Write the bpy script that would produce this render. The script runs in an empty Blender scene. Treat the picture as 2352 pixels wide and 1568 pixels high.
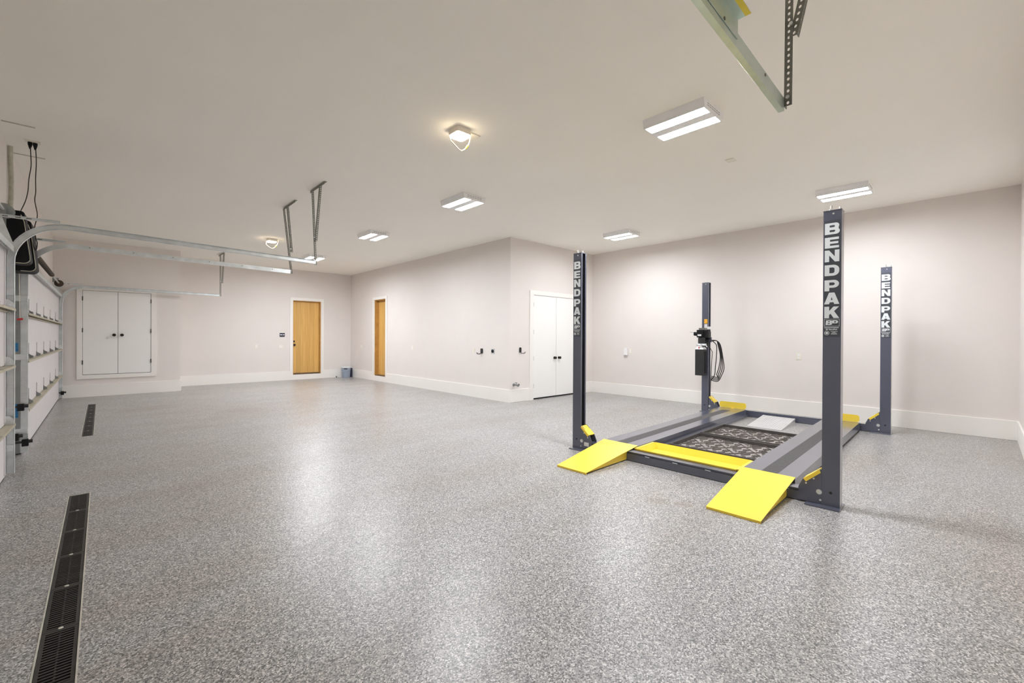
import bpy, math, random
from mathutils import Vector, Matrix
random.seed(7)
SC = bpy.context.scene
COL = SC.collection
PI = math.pi

# ------------------------------------------------------------------ materials
def new_mat(name):
    m = bpy.data.materials.new(name); m.use_nodes = True
    nt = m.node_tree; b = nt.nodes['Principled BSDF']
    return m, nt, b

def mat(name, col, rough=.5, metal=0.0, spec=.5, bump=0.0, bscale=60, var=0.0, vscale=3, coat=0.0):
    """plain procedural material: base colour with slight noise variation and noise bump"""
    m, nt, b = new_mat(name)
    b.inputs['Roughness'].default_value = rough
    b.inputs['Metallic'].default_value = metal
    b.inputs['Specular IOR Level'].default_value = spec
    b.inputs['Coat Weight'].default_value = coat; b.inputs['Coat Roughness'].default_value = .16
    tc = nt.nodes.new('ShaderNodeTexCoord')
    n = nt.nodes.new('ShaderNodeTexNoise'); n.inputs['Scale'].default_value = vscale
    n.inputs['Detail'].default_value = 4
    nt.links.new(tc.outputs['Object'], n.inputs['Vector'])
    cr = nt.nodes.new('ShaderNodeValToRGB')
    cr.color_ramp.elements[0].position = .3; cr.color_ramp.elements[1].position = .7
    cr.color_ramp.elements[0].color = tuple(c * (1 - var) for c in col) + (1,)
    cr.color_ramp.elements[1].color = tuple(min(1, c * (1 + var)) for c in col) + (1,)
    nt.links.new(n.outputs['Fac'], cr.inputs['Fac'])
    nt.links.new(cr.outputs['Color'], b.inputs['Base Color'])
    if bump > 0:
        n2 = nt.nodes.new('ShaderNodeTexNoise'); n2.inputs['Scale'].default_value = bscale
        bp = nt.nodes.new('ShaderNodeBump'); bp.inputs['Strength'].default_value = bump
        bp.inputs['Distance'].default_value = .002
        nt.links.new(tc.outputs['Object'], n2.inputs['Vector'])
        nt.links.new(n2.outputs['Fac'], bp.inputs['Height'])
        nt.links.new(bp.outputs['Normal'], b.inputs['Normal'])
    return m

def emit(name, col, strength):
    m, nt, b = new_mat(name)
    b.inputs['Base Color'].default_value = (.9, .9, .9, 1)
    b.inputs['Emission Color'].default_value = col + (1,)
    b.inputs['Emission Strength'].default_value = strength
    return m

M = {}
M['wall'] = mat('wall_paint', (.762, .714, .676), .75, var=.01, bump=.08, bscale=120)
M['ceiling'] = mat('ceiling_paint', (.93, .90, .83), .85, var=.012, vscale=.6, bump=.08, bscale=90)
M['trim'] = mat('trim_paint', (.86, .835, .79), .45, var=.01)
M['door_white'] = mat('door_paint', (.87, .86, .83), .4, var=.006)
M['panel'] = mat('garage_panel_steel', (.73, .70, .70), .45, var=.02, vscale=2)
M['stiff'] = mat('stiffener_steel', (.50, .46, .35), .5, metal=.25, var=.1, vscale=6)
M['galv'] = mat('galvanised_steel', (.74, .78, .79), .30, metal=.65, var=.12, vscale=9)
M['galv_green'] = mat('galvanised_green_steel', (.58, .67, .60), .32, metal=.6, var=.15, vscale=7)
M['galv_mid'] = mat('grey_galvanised_angle', (.27, .285, .28), .45, metal=.5, var=.12, vscale=10)
M['galv_dark'] = mat('dark_galvanised_steel', (.22, .22, .19), .5, metal=.5, var=.2, vscale=20)
M['lift'] = mat('slate_blue_paint', (.078, .086, .124), .30, spec=.6, var=.05, coat=1.0)
M['decal'] = mat('charcoal_decal', (.058, .065, .076), .35, var=.03)
M['letter'] = mat('silver_lettering', (.76, .80, .81), .5, var=.02)
M['yellow'] = mat('yellow_paint', (.94, .69, .065), .38, var=.02, coat=.2)
M['grip'] = mat('grit_strip', (.10, .095, .095), .8, spec=.2, bump=.5, bscale=400, var=.12, vscale=60)
M['black'] = mat('black_plastic', (.009, .009, .010), .6, spec=.25, var=.1)
M['black_matte'] = mat('black_enamel', (.022, .022, .022), .55, var=.1)
M['rubber'] = mat('black_rubber_hose', (.02, .02, .02), .5, var=.1)
M['tray'] = mat('drip_tray_plastic', (.075, .066, .06), .42, var=.15, vscale=12)
M['tray_rib'] = mat('lit_tray_ribs', (.17, .152, .138), .42, var=.2, vscale=12)  # tray plastic made lighter: light caught by the rib tops is painted in
M['tray_face'] = mat('beige_grey_tray_floor', (.33, .30, .28), .4, var=.25, vscale=9)  # tray floor, a lighter beige grey than the rim
M['alu'] = mat('ribbed_aluminium', (.80, .80, .80), .34, metal=.6, var=.04)
M['chrome'] = mat('zinc_bolt', (.75, .76, .74), .3, metal=.8, var=.05)
M['plate'] = mat('ivory_plate', (.80, .77, .66), .4, var=.01)
M['plate_w'] = mat('white_plate', (.85, .84, .84), .4, var=.01)
M['navy'] = mat('dark_navy_plate', (.03, .035, .07), .35, var=.05)
M['bronze'] = mat('oil_rubbed_bronze', (.028, .02, .016), .35, metal=.5, var=.1)
M['red'] = mat('red_plastic', (.55, .03, .03), .4, var=.05)
M['blue'] = mat('blue_sticker', (.02, .16, .36), .5, var=.35, vscale=40)
M['orange'] = mat('orange_warning_label', (.90, .42, .03), .5, var=.25, vscale=60)
M['paper'] = mat('white_label', (.80, .80, .80), .5, var=.04)
M['spring'] = mat('brown_oiled_spring_steel', (.055, .038, .024), .45, metal=.4, var=.3, vscale=30)
M['bucket'] = mat('grey_blue_pail', (.36, .42, .52), .4, var=.03)
M['bucketlid'] = mat('pale_pail_lid', (.70, .72, .74), .45, var=.03)
M['iron'] = mat('black_cast_grate', (.028, .025, .022), .42, var=.3, vscale=10)
M['edge'] = mat('grey_drain_edge_steel', (.62, .60, .52), .5, metal=.3, var=.15, vscale=15)
M['pit'] = mat('drain_channel_dark', (.012, .011, .010), .8)
M['cord'] = mat('brown_black_cord', (.035, .026, .02), .5)
M['conduit'] = mat('grey_green_taped_conduit', (.50, .49, .40), .6, var=.12, vscale=25)
M['patch'] = mat('unpainted_grey_strip', (.52, .49, .41), .7, var=.1, vscale=20)
M['housing'] = mat('white_fixture_enamel', (.88, .88, .88), .4)
M['lamp_body'] = mat('cream_lamp_housing', (.82, .76, .66), .5)
M['yel_plastic'] = mat('yellow_connector', (.95, .75, .08), .4)
M['white_wire'] = mat('white_wire', (.90, .86, .76), .5)
M['led'] = emit('led_lens', (.95, .985, 1.05), 250)
M['led_mid'] = emit('led_lens_middle', (.95, .985, 1.05), 195)
M['led_right'] = emit('led_lens_right_row', (.95, .985, 1.05), 142)
M['led_far'] = emit('led_lens_far', (.95, .985, 1.05), 300)
M['warm'] = emit('warm_lamp_lens', (1.0, .80, .55), 45)
M['dark_gap'] = mat('dark_gap', (.02, .018, .015), .8)

def floor_material():
    m, nt, b = new_mat('flake_epoxy_floor')
    L = nt.links.new
    tc = nt.nodes.new('ShaderNodeTexCoord')
    def vor(scale, rnd=1.0):
        v = nt.nodes.new('ShaderNodeTexVoronoi'); v.inputs['Scale'].default_value = scale
        v.inputs['Randomness'].default_value = rnd
        L(tc.outputs['Object'], v.inputs['Vector']); return v
    v = vor(172)
    sep = nt.nodes.new('ShaderNodeSeparateColor'); L(v.outputs['Color'], sep.inputs['Color'])
    cr = nt.nodes.new('ShaderNodeValToRGB'); cr.color_ramp.interpolation = 'CONSTANT'
    e = cr.color_ramp.elements
    e[0].position = 0; e[0].color = (.10, .098, .094, 1)
    e[1].position = .17; e[1].color = (.20, .196, .19, 1)
    for p, c in ((.34, .30), (.56, .41), (.76, .525), (.9, .71)):
        k = e.new(p); k.color = (c, c * .98, c * .955, 1)
    L(sep.outputs['Red'], cr.inputs['Fac'])
    # second, coarser layer of flakes
    v2 = vor(75); sep2 = nt.nodes.new('ShaderNodeSeparateColor'); L(v2.outputs['Color'], sep2.inputs['Color'])
    mr = nt.nodes.new('ShaderNodeMapRange'); mr.inputs[1].default_value = 0; mr.inputs[2].default_value = 1
    mr.inputs[3].default_value = .94; mr.inputs[4].default_value = 1.05
    L(sep2.outputs['Green'], mr.inputs[0])
    mul = nt.nodes.new('ShaderNodeVectorMath'); mul.operation = 'SCALE'
    L(cr.outputs['Color'], mul.inputs[0]); L(mr.outputs[0], mul.inputs['Scale'])
    # broad traffic stains, brownish, stretched along the driving direction
    mp = nt.nodes.new('ShaderNodeMapping'); mp.inputs['Scale'].default_value = (.35, 1.5, 1)
    L(tc.outputs['Object'], mp.inputs['Vector'])
    n = nt.nodes.new('ShaderNodeTexNoise'); n.inputs['Scale'].default_value = 1.1; n.inputs['Detail'].default_value = 7
    n.inputs['Roughness'].default_value = .6
    L(mp.outputs[0], n.inputs['Vector'])
    c2 = nt.nodes.new('ShaderNodeValToRGB'); c2.color_ramp.elements[0].position = .42; c2.color_ramp.elements[1].position = .72
    c2.color_ramp.elements[0].color = (1, 1, 1, 1); c2.color_ramp.elements[1].color = (.86, .80, .74, 1)
    L(n.outputs['Fac'], c2.inputs['Fac'])
    mx = nt.nodes.new('ShaderNodeMix'); mx.data_type = 'RGBA'; mx.blend_type = 'MULTIPLY'; mx.inputs[0].default_value = 1
    L(mul.outputs[0], mx.inputs[6]); L(c2.outputs['Color'], mx.inputs[7])
    last = mx.outputs[2]
    for (sx_, sy_, rad) in ((3.30, 1.78, .13), (3.38, 1.60, .10), (.55, 10.2, .55), (1.9, 8.9, .5)):
        ds = nt.nodes.new('ShaderNodeVectorMath'); ds.operation = 'DISTANCE'; ds.inputs[1].default_value = (sx_, sy_, 0)
        nn = nt.nodes.new('ShaderNodeTexNoise'); nn.inputs['Scale'].default_value = 1.6 / rad; nn.inputs['Detail'].default_value = 3
        L(tc.outputs['Object'], nn.inputs['Vector'])
        av = nt.nodes.new('ShaderNodeVectorMath'); av.operation = 'MULTIPLY_ADD'; av.inputs[1].default_value = (rad * 1.5,) * 3
        L(nn.outputs['Color'], av.inputs[0]); L(tc.outputs['Object'], av.inputs[2])
        sb = nt.nodes.new('ShaderNodeVectorMath'); sb.operation = 'SUBTRACT'; sb.inputs[1].default_value = (rad * .75,) * 3
        L(av.outputs[0], sb.inputs[0]); L(sb.outputs[0], ds.inputs[0])
        mm = nt.nodes.new('ShaderNodeMapRange'); mm.inputs[1].default_value = rad * .3; mm.inputs[2].default_value = rad; mm.inputs[3].default_value = .75; mm.inputs[4].default_value = 0
        L(ds.outputs['Value'], mm.inputs[0])
        mq = nt.nodes.new('ShaderNodeMix'); mq.data_type = 'RGBA'; mq.blend_type = 'MULTIPLY'; mq.inputs[7].default_value = (.80, .73, .63, 1)
        L(mm.outputs[0], mq.inputs[0]); L(last, mq.inputs[6]); last = mq.outputs[2]
    L(last, b.inputs['Base Color'])
    b.inputs['Coat Weight'].default_value = .4; b.inputs['Coat Roughness'].default_value = .33
    nr = nt.nodes.new('ShaderNodeTexNoise'); nr.inputs['Scale'].default_value = 2.5; nr.inputs['Detail'].default_value = 5
    L(tc.outputs['Object'], nr.inputs['Vector'])
    m2 = nt.nodes.new('ShaderNodeMapRange'); m2.inputs[3].default_value = .30; m2.inputs[4].default_value = .46
    L(nr.outputs['Fac'], m2.inputs[0]); L(m2.outputs[0], b.inputs['Roughness'])
    bp = nt.nodes.new('ShaderNodeBump'); bp.inputs['Strength'].default_value = .2; bp.inputs['Distance'].default_value = .002
    L(v.outputs['Distance'], bp.inputs['Height']); L(bp.outputs['Normal'], b.inputs['Normal'])
    return m
M['floor'] = floor_material()

def wood_material(axis):
    """flat-sawn oak planks running vertically; axis = the horizontal axis across the door (0=x, 1=y)"""
    m, nt, b = new_mat('honey_oak_planks')
    L = nt.links.new
    tc = nt.nodes.new('ShaderNodeTexCoord'); sp = nt.nodes.new('ShaderNodeSeparateXYZ'); L(tc.outputs['Object'], sp.inputs[0])
    src = sp.outputs[axis]
    mul = nt.nodes.new('ShaderNodeMath'); mul.operation = 'MULTIPLY'; mul.inputs[1].default_value = 1 / .132; L(src, mul.inputs[0])
    fl = nt.nodes.new('ShaderNodeMath'); fl.operation = 'FLOOR'; L(mul.outputs[0], fl.inputs[0])
    wn = nt.nodes.new('ShaderNodeTexWhiteNoise'); wn.noise_dimensions = '1D'; L(fl.outputs[0], wn.inputs['W'])
    mp = nt.nodes.new('ShaderNodeMapping')
    mp.inputs['Scale'].default_value = (6, 6, .4)
    L(tc.outputs['Object'], mp.inputs['Vector'])
    add = nt.nodes.new('ShaderNodeVectorMath'); add.operation = 'ADD'; L(mp.outputs[0], add.inputs[0]); L(wn.outputs['Color'], add.inputs[1])
    n = nt.nodes.new('ShaderNodeTexNoise'); n.inputs['Scale'].default_value = 2.4; n.inputs['Detail'].default_value = 6
    n.inputs['Distortion'].default_value = .6
    L(add.outputs[0], n.inputs['Vector'])
    cr = nt.nodes.new('ShaderNodeValToRGB'); cr.color_ramp.elements[0].position = .3; cr.color_ramp.elements[1].position = .72
    cr.color_ramp.elements[0].color = (.60, .335, .085, 1); cr.color_ramp.elements[1].color = (.74, .455, .14, 1)
    L(n.outputs['Fac'], cr.inputs['Fac'])
    mr = nt.nodes.new('ShaderNodeMapRange'); mr.inputs[3].default_value = .90; mr.inputs[4].default_value = 1.14
    L(wn.outputs['Value'], mr.inputs[0])
    sc = nt.nodes.new('ShaderNodeVectorMath'); sc.operation = 'SCALE'; L(cr.outputs['Color'], sc.inputs[0]); L(mr.outputs[0], sc.inputs['Scale'])
    fr = nt.nodes.new('ShaderNodeMath'); fr.operation = 'FRACT'; L(mul.outputs[0], fr.inputs[0])
    gt = nt.nodes.new('ShaderNodeMath'); gt.operation = 'GREATER_THAN'; gt.inputs[1].default_value = .03; L(fr.outputs[0], gt.inputs[0])
    m3 = nt.nodes.new('ShaderNodeMapRange'); m3.inputs[3].default_value = .72; m3.inputs[4].default_value = 1; L(gt.outputs[0], m3.inputs[0])
    s2 = nt.nodes.new('ShaderNodeVectorMath'); s2.operation = 'SCALE'; L(sc.outputs[0], s2.inputs[0]); L(m3.outputs[0], s2.inputs['Scale'])
    L(s2.outputs[0], b.inputs['Base Color'])
    b.inputs['Roughness'].default_value = .42
    return m
M['wood_x'] = wood_material(0)
M['wood_y'] = wood_material(1)
M['wood_jamb'] = mat('brown_oak_jamb', (.50, .27, .07), .45, var=.15, vscale=8)
M['jamb_dark'] = mat('dark_threshold', (.11, .065, .035), .5, var=.2, vscale=12)

# ------------------------------------------------------------------ mesh helpers
class MB:
    def __init__(s): s.v = []; s.f = []; s.m = []; s.cur = 0
    def quadbox(s, c8):
        i = len(s.v); s.v += [tuple(p) for p in c8]
        for q in ((0, 3, 2, 1), (4, 5, 6, 7), (0, 1, 5, 4), (1, 2, 6, 5), (2, 3, 7, 6), (3, 0, 4, 7)):
            s.f.append(tuple(i + k for k in q)); s.m.append(s.cur)
        return s
    def box(s, x0, x1, y0, y1, z0, z1):
        return s.quadbox([(x0, y0, z0), (x1, y0, z0), (x1, y1, z0), (x0, y1, z0), (x0, y0, z1), (x1, y0, z1), (x1, y1, z1), (x0, y1, z1)])
    def bar(s, p, q, w, t, up=(0, 0, 1)):
        """rectangular bar from p to q, width w sideways, t along up"""
        p = Vector(p); q = Vector(q); d = (q - p).normalized(); up = Vector(up)
        if abs(d.dot(up)) > .98: up = Vector((1, 0, 0))
        a = d.cross(up).normalized(); b = a.cross(d).normalized()
        a *= w / 2; b *= t / 2
        return s.quadbox([p - a - b, p + a - b, q + a - b, q - a - b, p - a + b, p + a + b, q + a + b, q - a + b])
    def prism(s, poly, fn, a, b):
        """poly: 2D outline; fn(u, v, w) -> 3D; extruded from w=a to w=b"""
        i = len(s.v); n = len(poly)
        s.v += [tuple(fn(u, v, a)) for u, v in poly] + [tuple(fn(u, v, b)) for u, v in poly]
        s.f.append(tuple(range(i + n - 1, i - 1, -1))); s.m.append(s.cur)
        s.f.append(tuple(range(i + n, i + 2 * n))); s.m.append(s.cur)
        for k in range(n):
            j = (k + 1) % n
            s.f.append((i + k, i + j, i + n + j, i + n + k)); s.m.append(s.cur)
        return s
    def tube(s, pts, r, n=8, cap=True, rs=None):
        pts = [Vector(p) for p in pts]; i0 = len(s.v)
        ref = None
        for k, p in enumerate(pts):
            t = (pts[min(k + 1, len(pts) - 1)] - pts[max(k - 1, 0)]).normalized()
            if ref is None:
                ref = Vector((0, 0, 1)) if abs(t.z) < .9 else Vector((1, 0, 0))
            a = t.cross(ref).normalized(); b = a.cross(t).normalized(); ref = b
            rr = rs[k] if rs else r
            for j in range(n):
                g = 2 * PI * j / n
                s.v.append(tuple(p + a * math.cos(g) * rr + b * math.sin(g) * rr))
        for k in range(len(pts) - 1):
            for j in range(n):
                j2 = (j + 1) % n
                s.f.append((i0 + k * n + j, i0 + k * n + j2, i0 + (k + 1) * n + j2, i0 + (k + 1) * n + j)); s.m.append(s.cur)
        if cap:
            s.f.append(tuple(i0 + j for j in range(n - 1, -1, -1))); s.m.append(s.cur)
            e = i0 + (len(pts) - 1) * n
            s.f.append(tuple(e + j for j in range(n))); s.m.append(s.cur)
        return s
    def cyl(s, p, q, r, n=16): return s.tube([p, q], r, n)
    def lathe(s, prof, fn, n=24):
        """prof: list of (r, h); fn(x, y, h) -> 3D"""
        i0 = len(s.v)
        for r, h in prof:
            for j in range(n):
                g = 2 * PI * j / n; s.v.append(tuple(fn(r * math.cos(g), r * math.sin(g), h)))
        for k in range(len(prof) - 1):
            for j in range(n):
                j2 = (j + 1) % n
                s.f.append((i0 + k * n + j, i0 + k * n + j2, i0 + (k + 1) * n + j2, i0 + (k + 1) * n + j)); s.m.append(s.cur)
        s.f.append(tuple(i0 + j for j in range(n - 1, -1, -1))); s.m.append(s.cur)
        e = i0 + (len(prof) - 1) * n
        s.f.append(tuple(e + j for j in range(n))); s.m.append(s.cur)
        return s
    def sweep(s, pts, prof, side):
        """profile points (a, b): a along the in-plane normal, b along the constant side vector"""
        pts = [Vector(p) for p in pts]; side = Vector(side); i0 = len(s.v); n = len(prof)
        for k, p in enumerate(pts):
            t = (pts[min(k + 1, len(pts) - 1)] - pts[max(k - 1, 0)]).normalized()
            nn = side.cross(t).normalized()
            for a, b in prof: s.v.append(tuple(p + nn * a + side * b))
        for k in range(len(pts) - 1):
            for j in range(n):
                j2 = (j + 1) % n
                s.f.append((i0 + k * n + j, i0 + k * n + j2, i0 + (k + 1) * n + j2, i0 + (k + 1) * n + j)); s.m.append(s.cur)
        s.f.append(tuple(i0 + j for j in range(n - 1, -1, -1))); s.m.append(s.cur)
        e = i0 + (len(pts) - 1) * n
        s.f.append(tuple(e + j for j in range(n))); s.m.append(s.cur)
        return s
    def perf(s, p, q, wv, t, pitch=.025, hole=.0055, n=8):
        """flat perforated strip from p to q; wv = full width vector; t = thickness vector"""
        p = Vector(p); q = Vector(q); wv = Vector(wv); t = Vector(t)
        L = (q - p).length; d = (q - p) / L; w = wv.normalized(); W = wv.length
        N = max(1, round(L / pitch)); pl = L / N
        for k in range(N):
            c = p + d * (pl * (k + .5))
            ins = []; out = []
            for j in range(n):
                g = 2 * PI * (j + .5) / n; cx, cy = math.cos(g), math.sin(g)
                ins.append(c + d * cx * hole * 1.25 + w * cy * hole)
                m_ = max(abs(cx), abs(cy)); out.append(c + d * (cx / m_ * pl / 2) + w * (cy / m_ * W / 2))
            # square corners: push the diagonal points out
            out2 = []
            for j in range(n):
                out2.append(out[j])
            i0 = len(s.v)
            corners = [c + d * sx * pl / 2 + w * sy * W / 2 for sx, sy in ((1, 1), (-1, 1), (-1, -1), (1, -1))]
            for off in (Vector((0, 0, 0)), t):
                for x in ins: s.v.append(tuple(x + off))
                for x in out2: s.v.append(tuple(x + off))
                for x in corners: s.v.append(tuple(x + off))
            S = 2 * n + 4
            for lay in (0, 1):
                b0 = i0 + lay * S
                for j in range(n):
                    j2 = (j + 1) % n
                    s.f.append((b0 + j, b0 + n + j, b0 + n + j2, b0 + j2)); s.m.append(s.cur)
                for ci, (ja, jb) in enumerate(((0, 1), (2, 3), (4, 5), (6, 7))):
                    s.f.append((b0 + n + ja, b0 + 2 * n + ci, b0 + n + jb)); s.m.append(s.cur)
            for j in range(n):
                j2 = (j + 1) % n
                s.f.append((i0 + j, i0 + j2, i0 + S + j2, i0 + S + j)); s.m.append(s.cur)
        a = wv / 2
        for sg in (-1, 1):
            i0 = len(s.v); s.v += [tuple(p + a * sg), tuple(q + a * sg), tuple(q + a * sg + t), tuple(p + a * sg + t)]
            s.f.append((i0, i0 + 1, i0 + 2, i0 + 3)); s.m.append(s.cur)
        for e in (p, q):
            i0 = len(s.v); s.v += [tuple(e - a), tuple(e + a), tuple(e + a + t), tuple(e - a + t)]
            s.f.append((i0, i0 + 1, i0 + 2, i0 + 3)); s.m.append(s.cur)
        return s
    def build(s, name, mats, parent=None, bev=0, smooth=False, origin=None, xf=None):
        me = bpy.data.meshes.new(name)
        o0 = Vector(origin) if origin else (world_loc(parent) if parent else Vector((0, 0, 0)))
        vs = s.v
        if xf: vs = [xf(*p) for p in vs]
        me.from_pydata([tuple(Vector(p) - o0) for p in vs], [], s.f)
        if not isinstance(mats, (list, tuple)): mats = [mats]
        for m_ in mats: me.materials.append(M[m_] if isinstance(m_, str) else m_)
        for p, mi in zip(me.polygons, s.m):
            p.material_index = mi; p.use_smooth = smooth
        me.update()
        import bmesh
        bm = bmesh.new(); bm.from_mesh(me); bmesh.ops.recalc_face_normals(bm, faces=bm.faces); bm.to_mesh(me); bm.free()
        if smooth:
            try: me.set_sharp_from_angle(angle=math.radians(40))
            except Exception: pass
        o = bpy.data.objects.new(name, me); COL.objects.link(o)
        if parent is not None: o.parent = parent
        elif origin: o.location = o0
        if bev > 0:
            b = o.modifiers.new('bevel', 'BEVEL'); b.width = bev; b.segments = 2; b.limit_method = 'ANGLE'
        return o

ORI = {}
def world_loc(o):
    while o is not None and o.name not in ORI: o = o.parent
    return Vector(ORI[o.name]) if o is not None else Vector((0, 0, 0))

def thing(name, loc, label, cat, group=None):
    o = bpy.data.objects.new(name, None); COL.objects.link(o)
    o.empty_display_size = .1; o.location = loc; ORI[o.name] = tuple(loc)
    o['label'] = label; o['category'] = cat
    if group: o['group'] = group
    return o
def tag(o, label, cat, group=None):
    o['label'] = label; o['category'] = cat
    if group: o['group'] = group
    return o
def struct(o): o['kind'] = 'structure'; return o
def copy_tree(o, parent=None):
    c = o.copy(); COL.objects.link(c)
    if parent is not None: c.parent = parent
    for ch in list(o.children): copy_tree(ch, c)
    return c
def arc(cx, cy, r, a0, a1, n=8):
    return [(cx + r * math.cos(math.radians(a0 + (a1 - a0) * k / n)), cy + r * math.sin(math.radians(a0 + (a1 - a0) * k / n))) for k in range(n + 1)]
def rrect(x0, x1, y0, y1, r, n=5):
    return arc(x1 - r, y1 - r, r, 0, 90, n) + arc(x0 + r, y1 - r, r, 90, 180, n) + arc(x0 + r, y0 + r, r, 180, 270, n) + arc(x1 - r, y0 + r, r, 270, 360, n)

# ------------------------------------------------------------------ room numbers (metres)
H = 3.348
X0, X1, X2, X5 = -.745, 8.752, 6.024, 1.372
Y3, Y4, Y5, Y6 = 6.495, 14.28, 13.13, -.35
T = .15

# floor with two drain channels left open
DR = [(-.200, -.068, 1.45, 5.11), (-.200, -.076, 7.98, 11.64)]
fb = MB()
def fl(x0, x1, y0, y1): fb.box(x0, x1, y0, y1, -.12, 0)
fl(X0 - T, -.2, Y6 - T, Y4 + .35); fl(-.068, X1 + T, Y6 - T, Y4 + .35)
fl(-.2, -.068, Y6 - T, 1.45); fl(-.2, -.068, 5.11, 7.98); fl(-.2, -.068, 11.64, Y4 + .35); fl(-.076, -.068, 7.98, 11.64)
struct(fb.build('floor', 'floor'))
struct(MB().box(X0 - T, X1 + T, Y6 - T, Y4 + .35, H, H + .12).build('ceiling', 'ceiling'))
struct(MB().box(X0 - T, X0, Y6 - T, Y5, 0, H).build('wall_left', 'wall'))
struct(MB().box(X1, X1 + T, Y6 - T, Y3, 0, H).build('wall_right', 'wall'))
struct(MB().box(X0, X1, Y6 - T, Y6, 0, H).build('wall_near', 'wall'))
# closet wall (faces the lift); the double door covers its opening
wb = MB(); wb.box(X2, 6.69, Y3, Y3 + T, 0, H); wb.box(6.69, 8.145, Y3, Y3 + T, 2.22, H); wb.box(8.145, X1 + T, Y3, Y3 + T, 0, H)
struct(wb.build('wall_closet', 'wall'))
# wall with the narrow recessed door
wb = MB(); D2 = (11.80, 12.525, .152, 2.425)
wb.box(X2, X2 + .3, Y3 + T, D2[0], 0, H); wb.box(X2, X2 + .3, D2[1], Y4 + .3, 0, H)
wb.box(X2, X2 + .3, D2[0], D2[1], 0, D2[2]); wb.box(X2, X2 + .3, D2[0], D2[1], D2[3], H)
struct(wb.build('wall_middle', 'wall'))
wb = MB(); D1 = (4.236, 5.061, .153, 2.415)
wb.box(X5 - .2, D1[0], Y4, Y4 + .3, 0, H); wb.box(D1[1], X2, Y4, Y4 + .3, 0, H)
wb.box(D1[0], D1[1], Y4, Y4 + .3, 0, D1[2]); wb.box(D1[0], D1[1], Y4, Y4 + .3, D1[3], H)
struct(wb.build('wall_far', 'wall'))
struct(MB().box(X0 - T, X5, Y5, Y4 + .3, 0, H).build('wall_bumpout', 'wall'))
# baseboards
BH, BT = .258, .02
def bb(name, *a): struct(MB().box(*a).build(name, 'trim', bev=.004))
bb('baseboard_right', X1 - BT, X1, Y6, Y3, 0, BH)
bb('baseboard_near', X0, X1 - BT, Y6, Y6 + BT, 0, BH)
bb('baseboard_closet_left', X2, 6.575, Y3 - BT, Y3, 0, BH)
bb('baseboard_closet_right', 8.26, X1 - BT, Y3 - BT, Y3, 0, BH)
bbm = MB(); bbm.box(X2 - BT, X2, Y3 - BT, 11.715, 0, BH); bbm.box(X2 - BT, X2, 12.615, Y4 - BT, 0, BH); bbm.box(X2 - BT, X2, 11.715, 12.615, 0, D2[2] - .005)
struct(bbm.build('baseboard_middle', 'trim'))
bbm = MB(); bbm.box(X5 + BT, 4.15, Y4 - BT, Y4, 0, BH); bbm.box(5.147, X2, Y4 - BT, Y4, 0, BH); bbm.box(4.15, 5.147, Y4 - BT, Y4, 0, D1[2] - .005)
struct(bbm.build('baseboard_far', 'trim'))
bbm = MB(); bbm.box(X0 + .13, X5 + BT, Y5 - BT, Y5, 0, BH); bbm.box(X5, X5 + BT, Y5, Y4, 0, BH)
struct(bbm.build('baseboard_bumpout', 'trim'))
# casings
tm = MB(); tm.box(6.575, 6.685, Y3 - .022, Y3, 0, 2.32); tm.box(8.15, 8.26, Y3 - .022, Y3, 0, 2.32); tm.box(6.685, 8.15, Y3 - .022, Y3, 2.226, 2.32)
struct(tm.build('trim_1', 'trim'))
tm = MB(); tm.box(4.15, 4.234, Y4 - .026, Y4, D1[2] - .004, 2.5); tm.box(5.063, 5.147, Y4 - .026, Y4, D1[2] - .004, 2.5); tm.box(4.234, 5.063, Y4 - .026, Y4, 2.417, 2.5)
struct(tm.build('trim_2', 'trim'))
tm = MB(); tm.box(X2 - .026, X2, 11.715, 11.798, D2[2] - .004, 2.505); tm.box(X2 - .026, X2, 12.527, 12.615, D2[2] - .004, 2.505); tm.box(X2 - .026, X2, 11.798, 12.527, 2.427, 2.505)
struct(tm.build('trim_3', 'trim'))
# oak jambs and thresholds
tm = MB(); y0, y1 = Y4 + .002, Y4 + .28
tm.box(D1[0], D1[0] + .018, y0, y1, D1[2], D1[3]); tm.box(D1[1] - .018, D1[1], y0, y1, D1[2], D1[3]); tm.box(D1[0] + .018, D1[1] - .018, y0, y1, D1[3] - .018, D1[3])
struct(tm.build('trim_4', 'wood_jamb'))
struct(MB().box(D1[0] + .018, D1[1] - .018, y0, y1, D1[2], D1[2] + .035).build('trim_5', 'jamb_dark'))
tm = MB(); x0, x1 = X2 + .002, X2 + .28
tm.box(x0, x1, D2[0], D2[0] + .018, D2[2], D2[3]); tm.box(x0, x1, D2[1] - .018, D2[1], D2[2], D2[3]); tm.box(x0, x1, D2[0] + .018, D2[1] - .018, D2[3] - .018, D2[3])
struct(tm.build('trim_6', 'wood_jamb'))
struct(MB().box(x0, x1, D2[0] + .018, D2[1] - .018, D2[2], D2[2] + .02).build('trim_7', 'jamb_dark'))

def knob(mb, p, d, r=.032, L=.06):
    """door knob at p pointing along unit vector d"""
    d = Vector(d); a = Vector((0, 0, 1)); b = d.cross(a)
    fn = lambda x, y, h: Vector(p) + a * x + b * y + d * h
    mb.lathe([(r * .95, 0), (r * .95, .006), (r * .35, .012), (r * .35, L * .5), (r * .8, L * .62), (r, L * .8), (r * .8, L * .95), (r * .3, L)], fn, 16)

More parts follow.
